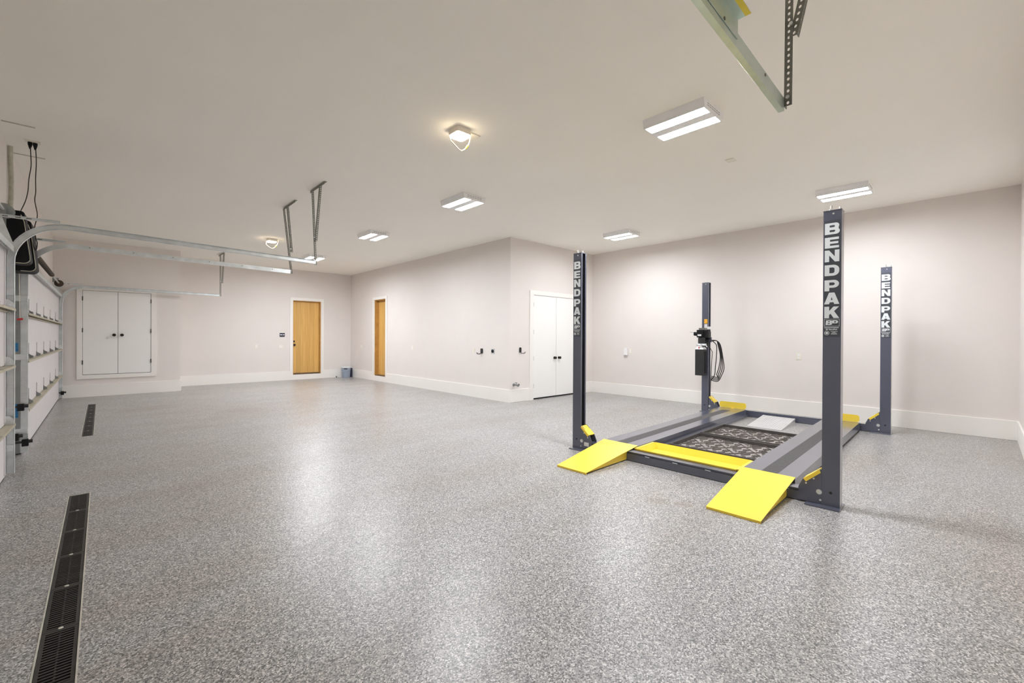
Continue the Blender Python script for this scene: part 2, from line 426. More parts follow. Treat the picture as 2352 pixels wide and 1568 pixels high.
# oak door in the far wall
d = struct(MB().box(D1[0] + .02, D1[1] - .02, Y4 + .09, Y4 + .135, D1[2] + .04, D1[3] - .02).build('door_1', 'wood_x'))
k = MB(); knob(k, (4.295, Y4 + .09, 1.06), (0, -1, 0), .035, .07); k.build('door_knob', 'bronze', d, smooth=True, origin=(0, 0, 0))
k = MB(); k.lathe([(.032, 0), (.032, .012), (.02, .02)], lambda x, y, h: (4.288 + x, Y4 + .09 - h, 1.165 + y), 16); k.build('deadbolt', 'bronze', d, smooth=True, origin=(0, 0, 0))
d2_ = struct(MB().box(X2 + .125, X2 + .17, D2[0] + .02, D2[1] - .02, D2[2] + .024, D2[3] - .02).build('door_2', 'wood_y'))
# white double door of the closet
d = struct(MB().box(6.694, 7.411, Y3 - .012, Y3 + .03, .03, 2.216).build('door_3', 'door_white', bev=.002))
k = MB(); knob(k, (7.355, Y3 - .012, .872), (0, -1, 0)); k.build('door_knob', 'bronze', d, smooth=True, origin=(0, 0, 0))
for z in (2.02, 1.438, .874, .291):
    MB().cyl((6.688, Y3 - .016, z - .045), (6.688, Y3 - .016, z + .045), .006, 8).build('hinge', 'bronze', d, origin=(0, 0, 0))
d = struct(MB().box(7.419, 8.141, Y3 - .012, Y3 + .03, .03, 2.216).build('door_4', 'door_white', bev=.002))
k = MB(); knob(k, (7.505, Y3 - .012, .872), (0, -1, 0)); k.build('door_knob', 'bronze', d, smooth=True, origin=(0, 0, 0))
struct(MB().box(6.69, 8.145, Y3 + .06, Y3 + T, .0, 2.22).build('door_gap_shade', 'dark_gap'))  # near-black sheet behind the leaves; shade of the gaps is in its colour

# built-in cupboard on the bump-out
c = thing('wall_cupboard', (.26, Y5, .382), 'white double-door cupboard built into the wall under the garage door rail', 'cupboard')
ox = [-.395, .918]; oz = [.382, 2.375]; ix = [-.306, .831]; iz = [.47, 2.288]
fm = MB(); yy = Y5 - .024
fm.box(ox[0], ix[0], yy, Y5, oz[0], oz[1]); fm.box(ix[1], ox[1], yy, Y5, oz[0], oz[1]); fm.box(ix[0], ix[1], yy, Y5, oz[0], iz[0]); fm.box(ix[0], ix[1], yy, Y5, iz[1], oz[1])
fm.build('frame', 'trim', c, bev=.002)
MB().box(ix[0], ix[1], Y5 - .004, Y5 - .001, iz[0], iz[1]).build('recess', 'dark_gap', c)
for a, b, kx, hx in ((ix[0] + .005, .257, .196, ix[0] + .002), (.264, ix[1] - .007, .326, ix[1] - .003)):
    dd = MB().box(a, b, Y5 - .018, Y5 - .005, iz[0] + .009, iz[1] - .006).build('door', 'door_white', c)
    k = MB(); knob(k, (kx, Y5 - .018, 1.331), (0, -1, 0)); k.build('knob', 'bronze', dd, smooth=True)
    for z in (2.11, 1.43, .74):
        MB().cyl((hx, Y5 - .027, z - .045), (hx, Y5 - .027, z + .045), .008, 8).build('hinge', 'bronze', dd)

# ------------------------------------------------------------------ ceiling lights
def led_light(cx, cy, label, mt='led'):
    t = thing('ceiling_light', (cx, cy, H), label, 'ceiling light', 'twin tube LED fixtures on the ceiling')
    b = MB(); hx, hy = .205, .285; zt = H - .0005; zb = H - .062
    b.quadbox([(cx - hx + .02, cy - hy, zb), (cx + hx - .02, cy - hy, zb), (cx + hx - .02, cy + hy, zb), (cx - hx + .02, cy + hy, zb),
               (cx - hx, cy - hy, zt), (cx + hx, cy - hy, zt), (cx + hx, cy + hy, zt), (cx - hx, cy + hy, zt)])
    b.cur = 0
    for a_ in ((cx - hx + .02, cx + hx - .02, cy - hy, cy - hy + .012), (cx - hx + .02, cx + hx - .02, cy + hy - .012, cy + hy), (cx - hx + .02, cx - hx + .032, cy - hy + .012, cy + hy - .012), (cx + hx - .032, cx + hx - .02, cy - hy + .012, cy + hy - .012), (cx - .055, cx + .055, cy - hy + .012, cy + hy - .012)):
        b.box(a_[0], a_[1], a_[2], a_[3], zb - .013, zb)
    b.cur = 1
    for i in range(6):
        for z in (zb + .018, zb + .036):
            b.box(cx - .13 + i * .045, cx - .10 + i * .045, cy - hy - .001, cy - hy + .001, z, z + .005)
    b.build('housing', ['housing', 'galv_dark'], t)
    for sx in (-.118, .118):
        l = MB(); l.prism([(-.052, -.0005), (-.052, -.005), (-.046, -.0065), (.046, -.0065), (.052, -.005), (.052, -.0005)], lambda u, v, w: (cx + sx + u, w, zb + v), cy - hy + .016, cy + hy - .016)
        l.build('lens', mt, t)
    return t
led_light(3.89, 1.885, 'white twin-tube ceiling light nearest the camera, largest of the six')
led_light(3.89, 5.24, 'bright twin-tube ceiling light above the open floor, second along the left row from the camera', 'led_mid')
led_light(3.90, 8.18, 'glaring twin-tube ceiling light above the narrow oak door, third along the left row', 'led_mid')
led_light(3.90, 11.52, 'farthest twin-tube ceiling light, just behind the end of the overhead garage rail', 'led_far')
led_light(7.355, 1.28, 'twin-tube ceiling light above the top of the nearest lift post', 'led_right')
led_light(7.345, 4.77, 'twin-tube ceiling light near the corner above the lift post with the hydraulic tank', 'led_right')

def square_lamp(cx, cy, rz, label, plate=True):
    t = thing('utility_lamp', (cx, cy, H), label, 'lamp', 'square warm lamps with dangling wires')
    def fn(u, v, w):
        return (cx + u, cy + v, w)
    b = MB(); b.prism(rrect(-.085, .085, -.085, .085, .03), fn, H - .055, H - .0005); b.build('housing', 'lamp_body', t, bev=.003)
    l = MB(); l.prism(rrect(-.08, .08, -.08, .08, .03), fn, H - .068, H - .0555); l.build('lens', 'warm', t, bev=.003)
    p = MB(); p.box(cx + .10, cx + .22, cy - .045, cy + .05, H - .012, H - .0005); p.build('junction_plate', 'plate', t)
    w = MB(); pts = [(-.082, .06, -.066), (-.095, .02, -.125), (-.055, 0, -.165), (-.011, 0, -.192), (.020, 0, -.196), (.048, 0, -.180), (.09, 0, -.142), (.111, 0, -.10), (.13, 0, -.04), (.135, .0, -.012)]
    w.tube([(cx + a, cy + b_, H + c_) for a, b_, c_ in pts], .0055, 6); w.build('wire', 'white_wire', t, smooth=True)
    q = MB(); q.cyl((cx + .074, cy, H - .158), (cx + .100, cy, H - .122), .011, 8); q.build('wire_connector', 'yel_plastic', t)
    return t
square_lamp(2.56, 3.50, 0, 'glowing square lamp with a dangling wire loop, on the ceiling over the middle floor')
square_lamp(2.58, 10.12, 0, 'small warm square lamp with a dangling wire, beyond the overhead garage rails')
cp = MB(); cp.box(5.17, 5.28, 1.91, 2.0, H - .008, H - .0005); tag(cp.build('ceiling_plate', 'plate', bev=.002), 'small cream blank plate on the ceiling right of the nearest twin-tube light', 'cover plate')

# ------------------------------------------------------------------ floor drains
def drain(x0, x1, y0, y1, label):
    t = thing('floor_drain', ((x0 + x1) / 2, (y0 + y1) / 2, -.05), label, 'drain', 'trench drains in the floor')
    e = MB(); e.box(x0, x0 + .006, y0, y1, -.05, .002); e.box(x1 - .006, x1, y0, y1, -.05, .002)
    e.box(x0 + .006, x1 - .006, y0, y0 + .006, -.05, .001); e.box(x0 + .006, x1 - .006, y1 - .006, y1, -.05, .001)
    e.build('edge_frame', 'edge', t)
    MB().box(x0 + .006, x1 - .006, y0 + .006, y1 - .006, -.06, -.045).build('channel', 'pit', t)
    n = 8; L = (y1 - y0 - .012) / n
    xa, xb = x0 + .008, x1 - .008
    for i in range(n):
        ya = y1 - .006 - (i + 1) * L + .001; yb = ya + L - .002
        g = MB(); g.box(xa, xa + .012, ya, yb, -.03, -.003); g.box(xb - .012, xb, ya, yb, -.03, -.003)
        g.box(xa + .012, xb - .012, ya, ya + .016, -.03, -.003); g.box(xa + .012, xb - .012, yb - .016, yb, -.03, -.003)
        N = 20; p = (yb - ya - .032) / N
        for j in range(N):
            yc = ya + .016 + p * (j + .5) 
            g.box(xa + .012, xb - .012, yc - .0045, yc + .0045, -.026, -.004)
        g.box((xa + xb) / 2 - .003, (xa + xb) / 2 + .003, ya + .016, yb - .016, -.03, -.006)
        gr = g.build('grate', 'iron', t)
        s = MB(); s.lathe([(.009, 0), (.009, .002), (.004, .003)], lambda x, y, h: ((xa + xb) / 2 + x, ya + .008 + y, -.003 + h), 12); s.build('screw', 'edge', gr)
    return t
drain(*DR[0], 'long black slotted trench drain running out of the bottom left of the floor')
drain(*DR[1], 'distant slotted trench drain in front of the far garage door')

# ------------------------------------------------------------------ garage doors
XD = -.652
BR = [.015, .49, 1.035, 1.565, 2.13]
def garage_door(y0, y1, label, hinge_y):
    t = thing('garage_door', (XD, (y0 + y1) / 2, 0), label, 'garage door', 'sectional garage doors')
    for i in range(4):
        p = MB(); p.box(XD - .045, XD, y0, y1, BR[i] + (.003 if i else 0), BR[i + 1] - .003)
        pn = p.build('panel', 'panel', t, bev=.003)
        # end stile, a raised lip at each end of the section
        s = MB(); s.box(XD, XD + .006, y0, y0 + .06, BR[i] + .02, BR[i + 1] - .02); s.box(XD, XD + .006, y1 - .06, y1, BR[i] + .02, BR[i + 1] - .02)
        s.build('end_stile', 'panel', pn)
    MB().box(XD - .04, XD - .005, y0, y1, 0, .016).build('bottom_seal', 'rubber', t)
    for z in BR[1:4]:
        s = MB(); s.box(XD, XD + .062, y0 - .02, y1 + .06, z - .004, z + .000); s.box(XD + .058, XD + .062, y0 - .02, y1 + .06, z - .022, z - .004)
        s.box(XD, XD + .003, y0 - .02, y1 + .06, z - .035, z - .004)
        s.box(XD, XD + .03, y0 - .02, y1 + .06, z - .037, z - .033)
        s.build('stiffener', 'stiff', t)
        for y in hinge_y:
            h = MB(); h.prism([(0, .0), (.042, .012), (.036, .03), (0, .062)], lambda u, v, w: (XD + u, w, z + v), y - .0035, y + .0035)
            h.prism([(0, .0), (.042, .012), (.036, .03), (0, .062)], lambda u, v, w: (XD + u, w, z + v), y + .045, y + .052)
            h.box(XD, XD + .005, y - .004, y + .052, z, z + .068)
            h.cyl((XD + .03, y - .01, z + .028), (XD + .03, y + .06, z + .028), .012, 8)
            h.cyl((XD + .006, y - .005, z + .06), (XD + .006, y - .005, z + .19), .0028, 6)
            h.box(XD + .002, XD + .0625, y - .006, y - .001, z - .005, z + .0015)
            h.build('hinge', 'galv_mid', t)
        for ye, sg in ((y0 + .01, -1), (y1 - .01, 1)):
            h = MB(); h.prism([(0, .0), (.06, .005), (.055, .05), (.03, .08), (0, .085)], lambda u, v, w: (XD + u, w, z + v), ye - .004, ye + .004)
            h.cyl((XD + .03, ye - sg * .03, z + .03), (XD + .03, ye + sg * .045, z + .03), .007, 8)
            h.cyl((XD + .03, ye + sg * .03, z + .03), (XD + .03, ye + sg * .045, z + .03), .021, 12)
            h.build('roller', 'galv', t)
    hd = MB(); hd.box(XD + .001, XD + .055, y0 - .02, y1 + .02, 2.135, 2.142); hd.box(XD + .049, XD + .055, y0 - .02, y1 + .02, 2.09, 2.135)
    hd.build('top_strut', 'galv', t)
    return t
garage_door(.62, 6.13, 'near white sectional garage door, cut off by the left picture edge', (1.6, 2.6, 3.6, 4.6, 5.45))
garage_door(7.25, 12.9, 'far white sectional garage door, seen whole left of the built-in cupboard', (7.86, 8.75, 9.74, 10.84, 12.02))

C_PROF = [(-.0275, 0), (-.0275, .022), (-.024, .024), (-.020, .018), (-.0235, .012), (-.0235, .003), (.0235, .003), (.0235, .012), (.020, .018), (.024, .024), (.0275, .022), (.0275, 0)]
def track(y, zc, x_end, z_end, sg, label, ceil_y, brace, hang, green=False, paint=False, xv=-.622):
    """y: plane of the track web; sg: +1 when the channel opens toward +y"""
    mt = 'galv_green' if green else 'galv'
    t = thing('door_track', (X0, y, 0), label, 'garage door track', 'overhead garage door tracks')
    R_ = .38
    prof = [(a, b) for a, b in C_PROF]
    side = (0, sg, 0)
    zs = zc - R_
    vp = [(xv, y, .03), (xv, y, zs)]
    s = MB().sweep(vp, prof, side); s.cur = 1
    for i in range(12):
        z = .62 + i * .03
        s.box(xv - .02, xv + .02, y - .005, y - .0035, z, z + .010)
    s.build('vertical_rail', [mt, 'chrome'], t)
    slope = math.atan2(z_end - zc, x_end - (xv + R_)); a1 = 90 - math.degrees(slope) * -1
    cv = [(xv + R_ + R_ * math.cos(math.radians(a)), y, zs + R_ * math.sin(math.radians(a))) for a in [180 - 90 * k / 12 for k in range(13)]]
    MB().sweep(cv, prof, side).build('curved_rail', mt, t)
    hp = [(xv + R_, y, zc), (x_end, y, z_end)]
    hr = MB().sweep(hp, prof, side).build('horizontal_rail', mt, t)
    # bolts along the rail face that the room sees
    n = 6
    for i in range(n):
        b = MB()
        f = (i + .35) / n; x = xv + R_ + (x_end - xv - R_) * f; z = zc + (z_end - zc) * f
        b.cyl((x, y - .0035 * (1 if sg > 0 else -6.5), z + .006), (x, y - .0065 * (1 if sg > 0 else -3.9), z + .006), .006, 6)
        b.build('bolt', 'galv_dark', hr)
    # wall angle beside the vertical rail
    a = MB(); yy = y - sg * .012
    a.box(X0 + .002, xv - .03, yy - .003, yy + .003, .03, 2.5); a.box(X0 + .002, X0 + .008, min(yy, yy - sg * .05), max(yy, yy - sg * .05), .03, 2.5)
    wa = a.build('wall_angle', 'galv_mid', t)
    a = MB(); a.box(X0 + .045, X0 + .048, yy - sg * .0031 - .0015, yy - sg * .0031 + .0015, .03, 2.45); a.build('angle_seam', 'galv_dark', wa)
    for z in (.265, 1.08, 1.72):
        MB().box(X0 + .008, xv + .028, y - .018, y - .006, z - .032, z + .032).build('bracket', mt, t, bev=.003)
    # top angle from the wall to the curved rail
    ta = MB(); zt = zc + .042
    xe = xv + R_ - .06; ta.box(X0 + .003, xe, y - .006, y - .002, zt - .016, zt + .008); ta.box(X0 + .003, xe, y - .030, y - .006, zt + .004, zt + .008)
    ta.cur = 1
    for xx in (X0 + .07, X0 + .15, X0 + .22): ta.box(xx, xx + .035, y - .0065, y - .006, zt - .006, zt + .0)
    ta.build('top_angle', [mt, 'dark_gap'], t)
    g = MB(); g.prism([(X0 + .004, zt - .018), (X0 + .07, zt - .018), (xv + .04, zs + .09), (xv - .01, zs - .02), (X0 + .004, zt - .22)], lambda u, v, w: (u, w, v), y - .010, y - .006)
    g.build('gusset_plate', mt, t)
    # hangers to the ceiling
    c = MB(); c.box(x_end - .004, x_end, ceil_y[0], ceil_y[1], H - .036, H - .001); c.box(x_end, x_end + .03, ceil_y[0], ceil_y[1], H - .004, H - .001)
    c.build('ceiling_angle', 'galv_dark', t)
    (hy, by, bz) = hang
    h = MB(); p0 = (x_end, by, bz - .035); p1 = (x_end, hy, H - .01)
    h.perf(p0, p1, (0, .030, 0), (-.0025, 0, 0)); h.perf((x_end + .014, by + .0145, bz - .035), (x_end + .014, hy + .0145, H - .01), (.028, 0, 0), (0, -.0025, 0))
    h.build('hanger', 'galv_dark', t)
    (ty, ey, ez) = brace
    h = MB(); h.perf((x_end + .003, ey, ez), (x_end + .003, ty, H - .01), (0, .030, 0), (.0025, 0, 0)); h.perf((x_end + .017, ey - .0145, ez), (x_end + .017, ty - .0145, H - .01), (.028, 0, 0), (0, .0025, 0))
    h.build('brace', 'galv_dark', t)
    bo = MB(); bo.cyl((x_end - .010, by, bz), (x_end + .008, by, bz), .008, 6); bo.build('hanger_bolt', 'chrome', t)
    bo = MB(); bo.cyl((x_end - .012, (ey * 2 + by) / 3, ez + .05), (x_end + .01, (ey * 2 + by) / 3, ez + .05), .008, 6)
    bo.build('hanger_bolt', 'chrome', t)
    if green:
        r = MB(); zz = .034
        def zl(x): return zc + (z_end - zc) * (x - xv - R_) / (x_end - xv - R_)
        xa, xb = 0, 1.595
        r.quadbox([(xa, y - .004, zl(xa) + .0), (xb, y - .004, zl(xb) + .0), (xb, y - .001, zl(xb) + .0), (xa, y - .001, zl(xa) + .0),
                   (xa, y - .004, zl(xa) + .069), (xb, y - .004, zl(xb) + .069), (xb, y - .001, zl(xb) + .069), (xa, y - .001, zl(xa) + .069)])
        r.quadbox([(xa, y - .046, zl(xa) + .066), (xb, y - .046, zl(xb) + .066), (xb, y - .004, zl(xb) + .066), (xa, y - .004, zl(xa) + .066),
                   (xa, y - .046, zl(xa) + .069), (xb, y - .046, zl(xb) + .069), (xb, y - .004, zl(xb) + .069), (xa, y - .004, zl(xa) + .069)])
        ra = r.build('stiffening_angle', mt, t)
        q = MB(); q.quadbox([(xa, y - .0462, zl(xa) + .0652), (xb - .001, y - .0462, zl(xb) + .0652), (xb - .001, y - .028, zl(xb) + .0652), (xa, y - .028, zl(xa) + .0652),
                             (xa, y - .0462, zl(xa) + .066), (xb - .001, y - .0462, zl(xb) + .066), (xb - .001, y - .028, zl(xb) + .066), (xa, y - .028, zl(xa) + .066)])
        qq = q.build('paint_stripe', 'yel_plastic', ra); qq['label'] = 'yellow paint stripe'
    return t
track(.580, 2.445, 2.13, 2.320, 1, 'big foreground steel track hanging from the ceiling at the top right of the picture', (.33, .86), (.387, .549, 2.60), (.56, .566, 2.345), green=True)
track(6.187, 2.385, 2.120, 2.325, -1, 'highest of the three long garage rails at the left, curving past the black openers', (5.86, 6.39), (6.06, 6.225, 2.62), (6.335, 6.20, 2.33))
track(7.165, 2.345, 2.095, 2.300, 1, 'middle of the three long garage rails at the left, next to the far door', (6.97, 7.53), (7.40, 7.185, 2.60), (7.56, 7.165, 2.31))
track(12.985, 2.35, 2.15, 2.335, -1, 'lowest and farthest of the three long garage rails, crossing in front of the cupboard', (12.56, 13.10), (12.60, 12.80, 2.62), (12.99, 12.985, 2.345))

# torsion shafts
def shaft(ya, yb, z, drums, springs, label, x=-.665):
    t = thing('torsion_shaft', (x, (ya + yb) / 2, z), label, 'torsion spring shaft', 'torsion shafts above the garage doors')
    MB().cyl((x, ya, z), (x, yb, z), .0127, 12).build('shaft', 'galv', t, smooth=True)
    for y in drums:
        d_ = MB(); d_.lathe([(.03, -.05), (.062, -.045), (.062, -.038), (.052, -.034), (.052, .03), (.068, .036), (.068, .045), (.03, .05)], lambda a, b, h: (x + a, y + h, z + b), 20)
        d_.build('cable_drum', 'spring' if x > -.65 else 'galv_mid', t, smooth=True)
    for a, b in springs:
        n = int((b - a) / .009); n -= n % 2
        s = MB(); pts = [(x, a + (b - a) * k / n, z) for k in range(n + 1)]
        s.tube(pts, .03, 10, rs=[.034 if k % 4 < 2 else .027 for k in range(n + 1)]); s.build('spring', 'spring', t, smooth=True)
        s = MB(); s.cyl((x, a - .05, z), (x, a, z), .03, 12); s.cyl((x, b, z), (x, b + .05, z), .03, 12); s.build('winding_cone', 'red', t)
    for y in (ya + .05, yb - .05):
        MB().box(X0 + .003, x + .03, y - .004, y + .004, z - .06, z + .05).build('bearing_plate', 'galv', t)
    return t
shaft(.66, 6.66, 2.49, (.76, 6.28), ((2.2, 3.1), (3.4, 4.3)), 'grey torsion shaft and drum above the near garage door, at the left picture edge', x=-.674)
shaft(7.05, 12.98, 2.355, (12.55,), ((8.35, 10.9),), 'brown coiled torsion spring and drum above the far garage door', x=-.630)

# openers (side mounted)
def opener(x0, x1, y0, y1, z0, z1, label):
    t = thing('door_opener', ((x0 + x1) / 2, (y0 + y1) / 2, z0), label, 'garage door opener', 'black wall mounted door openers')
    w = x1 - x0
    fn = lambda u, v, ww: (u, ww, v)
    poly = [(x0, z0 + .02), (x0 + .02, z0)] + arc(x1 - .05, z0 + .05, .05, 270, 350, 6) + arc(x1 - w * .32, z1 - .03, .03, 20, 90, 5) + [(x0 + .01, z1), (x0, z1 - .02)]
    MB().prism(poly, fn, y0, y1).build('casing', 'black', t, bev=.006)
    # light trim line that follows the front edge of the casing
    tr = MB(); line = [(x1 - w * .30, z1 - .04), (x1 - w * .2, z1 - .2 * (z1 - z0)), (x1 - .006, z0 + .08)] + arc(x1 - .05, z0 + .05, .046, 350, 270, 6) + [(x0 + w * .45, z0 + .004)]
    tr.tube([(u, y0 - .001, v) for u, v in line], .004, 6); tr.build('trim_line', 'conduit', t, smooth=True)
    return t
opener(-.735, -.515, 6.42, 6.62, 2.02, 2.535, 'black wall-mounted door opener nearest the camera, under the cords')
opener(-.70, -.500, 6.72, 7.02, 1.975, 2.50, 'larger black door opener behind the first one, beside the far door track')

# cords and ceiling outlet
t = thing('ceiling_outlet', (-.53, 6.805, H), 'cream outlet strip on the ceiling with two black plugs in it', 'outlet')
MB().box(-.59, -.475, 6.765, 6.835, H - .014, H - .0005).build('cover', 'plate', t, bev=.002)
def cord(pts, label):
    t = thing('hanging_cable', pts[0], label, 'cord', 'black cords hanging from the ceiling outlet')
    c = MB(); P_ = [Vector(p) for p in pts]; out = []
    for i in range(len(P_) - 1):
        p0 = P_[max(i - 1, 0)]; p1 = P_[i]; p2 = P_[i + 1]; p3 = P_[min(i + 2, len(P_) - 1)]
        for k in range(6):
            u = k / 6
            out.append(.5 * ((2 * p1) + (p2 - p0) * u + (2 * p0 - 5 * p1 + 4 * p2 - p3) * u * u + (3 * p1 - p0 - 3 * p2 + p3) * u ** 3))
    out.append(P_[-1])
    c.tube(out, .0042, 7); c.build('cable', 'cord', t, smooth=True)
    a = P_[0]
    g = MB(); g.lathe([(.017, 0), (.018, -.02), (.012, -.045), (.006, -.07)], lambda x, y, h: (a.x + x, a.y + y, a.z + h), 12); g.build('plug', 'black', t, smooth=True)
    return t
cord([(-.552, 6.80, H - .014), (-.545, 6.78, 3.20), (-.541, 6.76, 3.08), (-.553, 6.72, 2.93), (-.558, 6.70, 2.80), (-.570, 6.62, 2.67), (-.600, 6.52, 2.525)], 'left one of the two black cords, running down to the nearer opener')
cord([(-.515, 6.80, H - .014), (-.510, 6.84, 3.16), (-.516, 6.85, 2.98), (-.515, 6.85, 2.84), (-.521, 6.85, 2.74), (-.503, 6.85, 2.59), (-.522, 6.86, 2.47), (-.503, 6.70, 2.33), (-.492, 6.70, 2.27), (-.505, 6.712, 2.20), (-.53, 6.722, 2.30)], 'right one of the two black cords, looping beside the farther opener')
tag(MB().tube([(-.722, 7.14, H - .001), (-.722, 7.15, 3.2), (-.718, 7.17, 3.0), (-.718, 7.16, 2.85), (-.722, 7.15, 2.62), (-.722, 7.15, 2.53)], .02, 8).build('conduit', 'conduit', smooth=True), 'grey-green taped conduit running up the left wall to the ceiling', 'conduit')
for x0, x1, y, lab in ((-.70, -.48, 6.335, 'faint grey strip on the ceiling at the left edge, nearer of two'), (-.735, -.48, 7.37, 'faint grey strip on the ceiling behind the two cords')):
    tag(MB().box(x0, x1, y - .014, y + .014, H - .004, H - .0005).build('ceiling_strip', 'patch'), lab, 'strip', 'grey strips on the ceiling')

# emergency release cord with red handle
t = thing('release_cord', (-.64, 7.06, 1.96), 'red pull handle hanging on a thin cord between the garage doors', 'pull cord')
MB().tube([(-.650, 7.06, 1.99), (-.647, 7.055, 1.75), (-.644, 7.05, 1.50)], .003, 6).build('string', 'white_wire', t)
MB().cyl((-.665, 7.05, 1.487), (-.622, 7.05, 1.493), .011, 10).build('handle', 'red', t)
# blue stickers on the wall angle
for z0, z1, lab in ((1.14, 1.235, 'blue sticker on the wall angle between the doors, upper one'), (.42, .57, 'blue sticker low on the wall angle between the doors')):
    tag(MB().box(-.70, -.665, 7.148, 7.1495, z0, z1).build('sticker', 'blue'), lab, 'sticker', 'blue stickers between the doors')
# safety sensors
def sensor(x, y, z, label, L=.06, d=(1, 0, 0)):
    t = thing('safety_sensor', (x, y, z), label, 'sensor', 'black photo eye sensors')
    MB().box(x - .03, x + .02, y - .03, y + .01, z - .045, z + .03).build('sensor_body', 'black', t, bev=.004)
    MB().cyl((x + .02, y - .01, z + .005), (x + .05, y - .01, z + .005), .018, 12).build('eye', 'black_matte', t, smooth=True)
    MB().box(X0 + .01, x - .03, y - .012, y - .008, z - .012, z + .012).build('arm', 'black_matte', t)
    return t
sensor(-.635, 7.10, .545, 'black photo eye on the door track between the garage doors, upper one')
sensor(-.675, 7.10, .225, 'black photo eye low on the wall between the garage doors')
sensor(-.600, 7.06, .165, 'black photo eye just above the floor in front of the far door track')
sensor(-.590, 12.92, .137, 'tiny black photo eye at the foot of the farthest door track')

# ------------------------------------------------------------------ plates, hooks, small wall things
def plate_y(name, x0, x1, z0, z1, y, face, mt, label, cat, dep=.006):
    t = thing(name, ((x0 + x1) / 2, y, (z0 + z1) / 2), label, cat)
    MB().box(x0, x1, y - dep, y - .0005, z0, z1).build('cover', mt, t, bev=.0015)
    for a, b, c, d_, m_ in face: MB().box(a, b, y - dep - .003, y - dep, c, d_).build('insert', m_, t)
    return t
def plate_x(name, y0, y1, z0, z1, x, face, mt, label, cat, dep=.006):
    t = thing(name, (x, (y0 + y1) / 2, (z0 + z1) / 2), label, cat)
    MB().box(x - dep, x - .0005, y0, y1, z0, z1).build('cover', mt, t, bev=.0015)
    for a, b, c, d_, m_ in face: MB().box(x - dep - .003, x - dep, a, b, c, d_).build('insert', m_, t)
    return t
plate_y('door_control_panel', 3.868, 4.006, 1.31, 1.416, Y4, ((3.878, 3.930, 1.352, 1.376, 'plate_w'), (3.945, 3.997, 1.352, 1.376, 'plate_w'), (3.878, 3.930, 1.388, 1.408, 'black'), (3.945, 3.997, 1.388, 1.408, 'black'), (3.878, 3.930, 1.32, 1.342, 'black'), (3.945, 3.997, 1.32, 1.342, 'black')), 'navy', 'dark double control panel on the far wall left of the oak door', 'control panel', dep=.02)
plate_y('wall_outlet', 3.212, 3.285, .975, 1.085, Y4, ((3.232, 3.265, 1.0, 1.06, 'plate_w'),), 'plate', 'ivory outlet plate on the far wall, well left of the oak door', 'outlet')
plate_y('light_switch', 3.838, 3.958, .968, 1.068, Y4, ((3.862, 3.892, .99, 1.045, 'plate_w'), (3.905, 3.935, .99, 1.045, 'plate_w')), 'plate', 'ivory double switch plate under the dark control panel', 'light switch')
plate_x('light_switch', 13.40, 13.50, .962, 1.068, X2, ((13.435, 13.465, .985, 1.045, 'plate_w'),), 'plate', 'pale switch plate between the far corner and the narrow oak door', 'light switch')
plate_x('wall_outlet', 10.26, 10.34, .975, 1.085, X2, ((10.28, 10.32, 1.0, 1.06, 'plate_w'),), 'plate', 'ivory outlet plate to the right of the narrow oak door', 'outlet')
plate_x('wall_outlet', 7.645, 7.716, .965, 1.072, X2, ((7.665, 7.697, .99, 1.05, 'plate'),), 'plate', 'cream outlet plate just left of the black forked hook', 'outlet')
tt = plate_x('power_outlet', 6.975, 7.085, .972, 1.082, X2, (), 'galv', 'square grey plate with a round black heavy-duty socket near the wall corner', 'outlet')
MB().lathe([(.034, 0), (.034, .012), (.026, .014)], lambda a, b, h: (X2 - .006 - h, 7.03 + a, 1.027 + b), 18).build('socket', 'black', tt, smooth=True)
plate_x('charger_box', 5.478, 5.573, .93, 1.083, X1, (), 'plate_w', 'white box on the right wall plugged in beside a small outlet', 'wall box', dep=.05)
plate_x('wall_outlet', 5.386, 5.462, .955, 1.078, X1, ((5.408, 5.44, .98, 1.055, 'plate_w'),), 'plate', 'ivory outlet plate on the right wall touching the white box', 'outlet')
plate_x('wall_outlet', 2.096, 2.176, .958, 1.08, X1, ((2.118, 2.154, 1.03, 1.06, 'plate_w'), (2.118, 2.154, .978, 1.008, 'plate_w')), 'plate', 'ivory outlet plate on the right wall left of the nearest lift post', 'outlet')

# black forked hooks
t = thing('wall_hook', (X2, 7.42, 1.0), 'black forked tool hook on the wall beside the heavy-duty socket', 'hook', 'black tool hooks')
MB().prism(rrect(7.36, 7.425, .972, 1.078, .02), lambda u, v, w: (w, u, v), X2 - .022, X2 - .0005).build('back_plate', 'black_matte', t, bev=.003)
for yy in (7.372, 7.41):
    MB().tube([(X2 - .015, yy, .985), (X2 - .035, yy + .02, .96), (X2 - .07, yy + .035, .953), (X2 - .095, yy + .045, .965), (X2 - .105, yy + .048, .99)], .006, 8).build('prong', 'black_matte', t, smooth=True)
t = thing('wall_hook', (6.31, Y3, 1.04), 'black forked tool hook on the closet wall left of the white double door', 'hook', 'black tool hooks')
MB().prism(rrect(6.275, 6.325, 1.01, 1.115, .02), lambda u, v, w: (u, w, v), Y3 - .022, Y3 - .0005).build('back_plate', 'black_matte', t, bev=.003)
for xx in (6.288, 6.315):
    MB().tube([(xx, Y3 - .015, 1.02), (xx + .01, Y3 - .035, .995), (xx + .03, Y3 - .065, .99), (xx + .045, Y3 - .09, 1.0), (xx + .05, Y3 - .10, 1.025)], .005, 8).build('prong', 'black_matte', t, smooth=True)
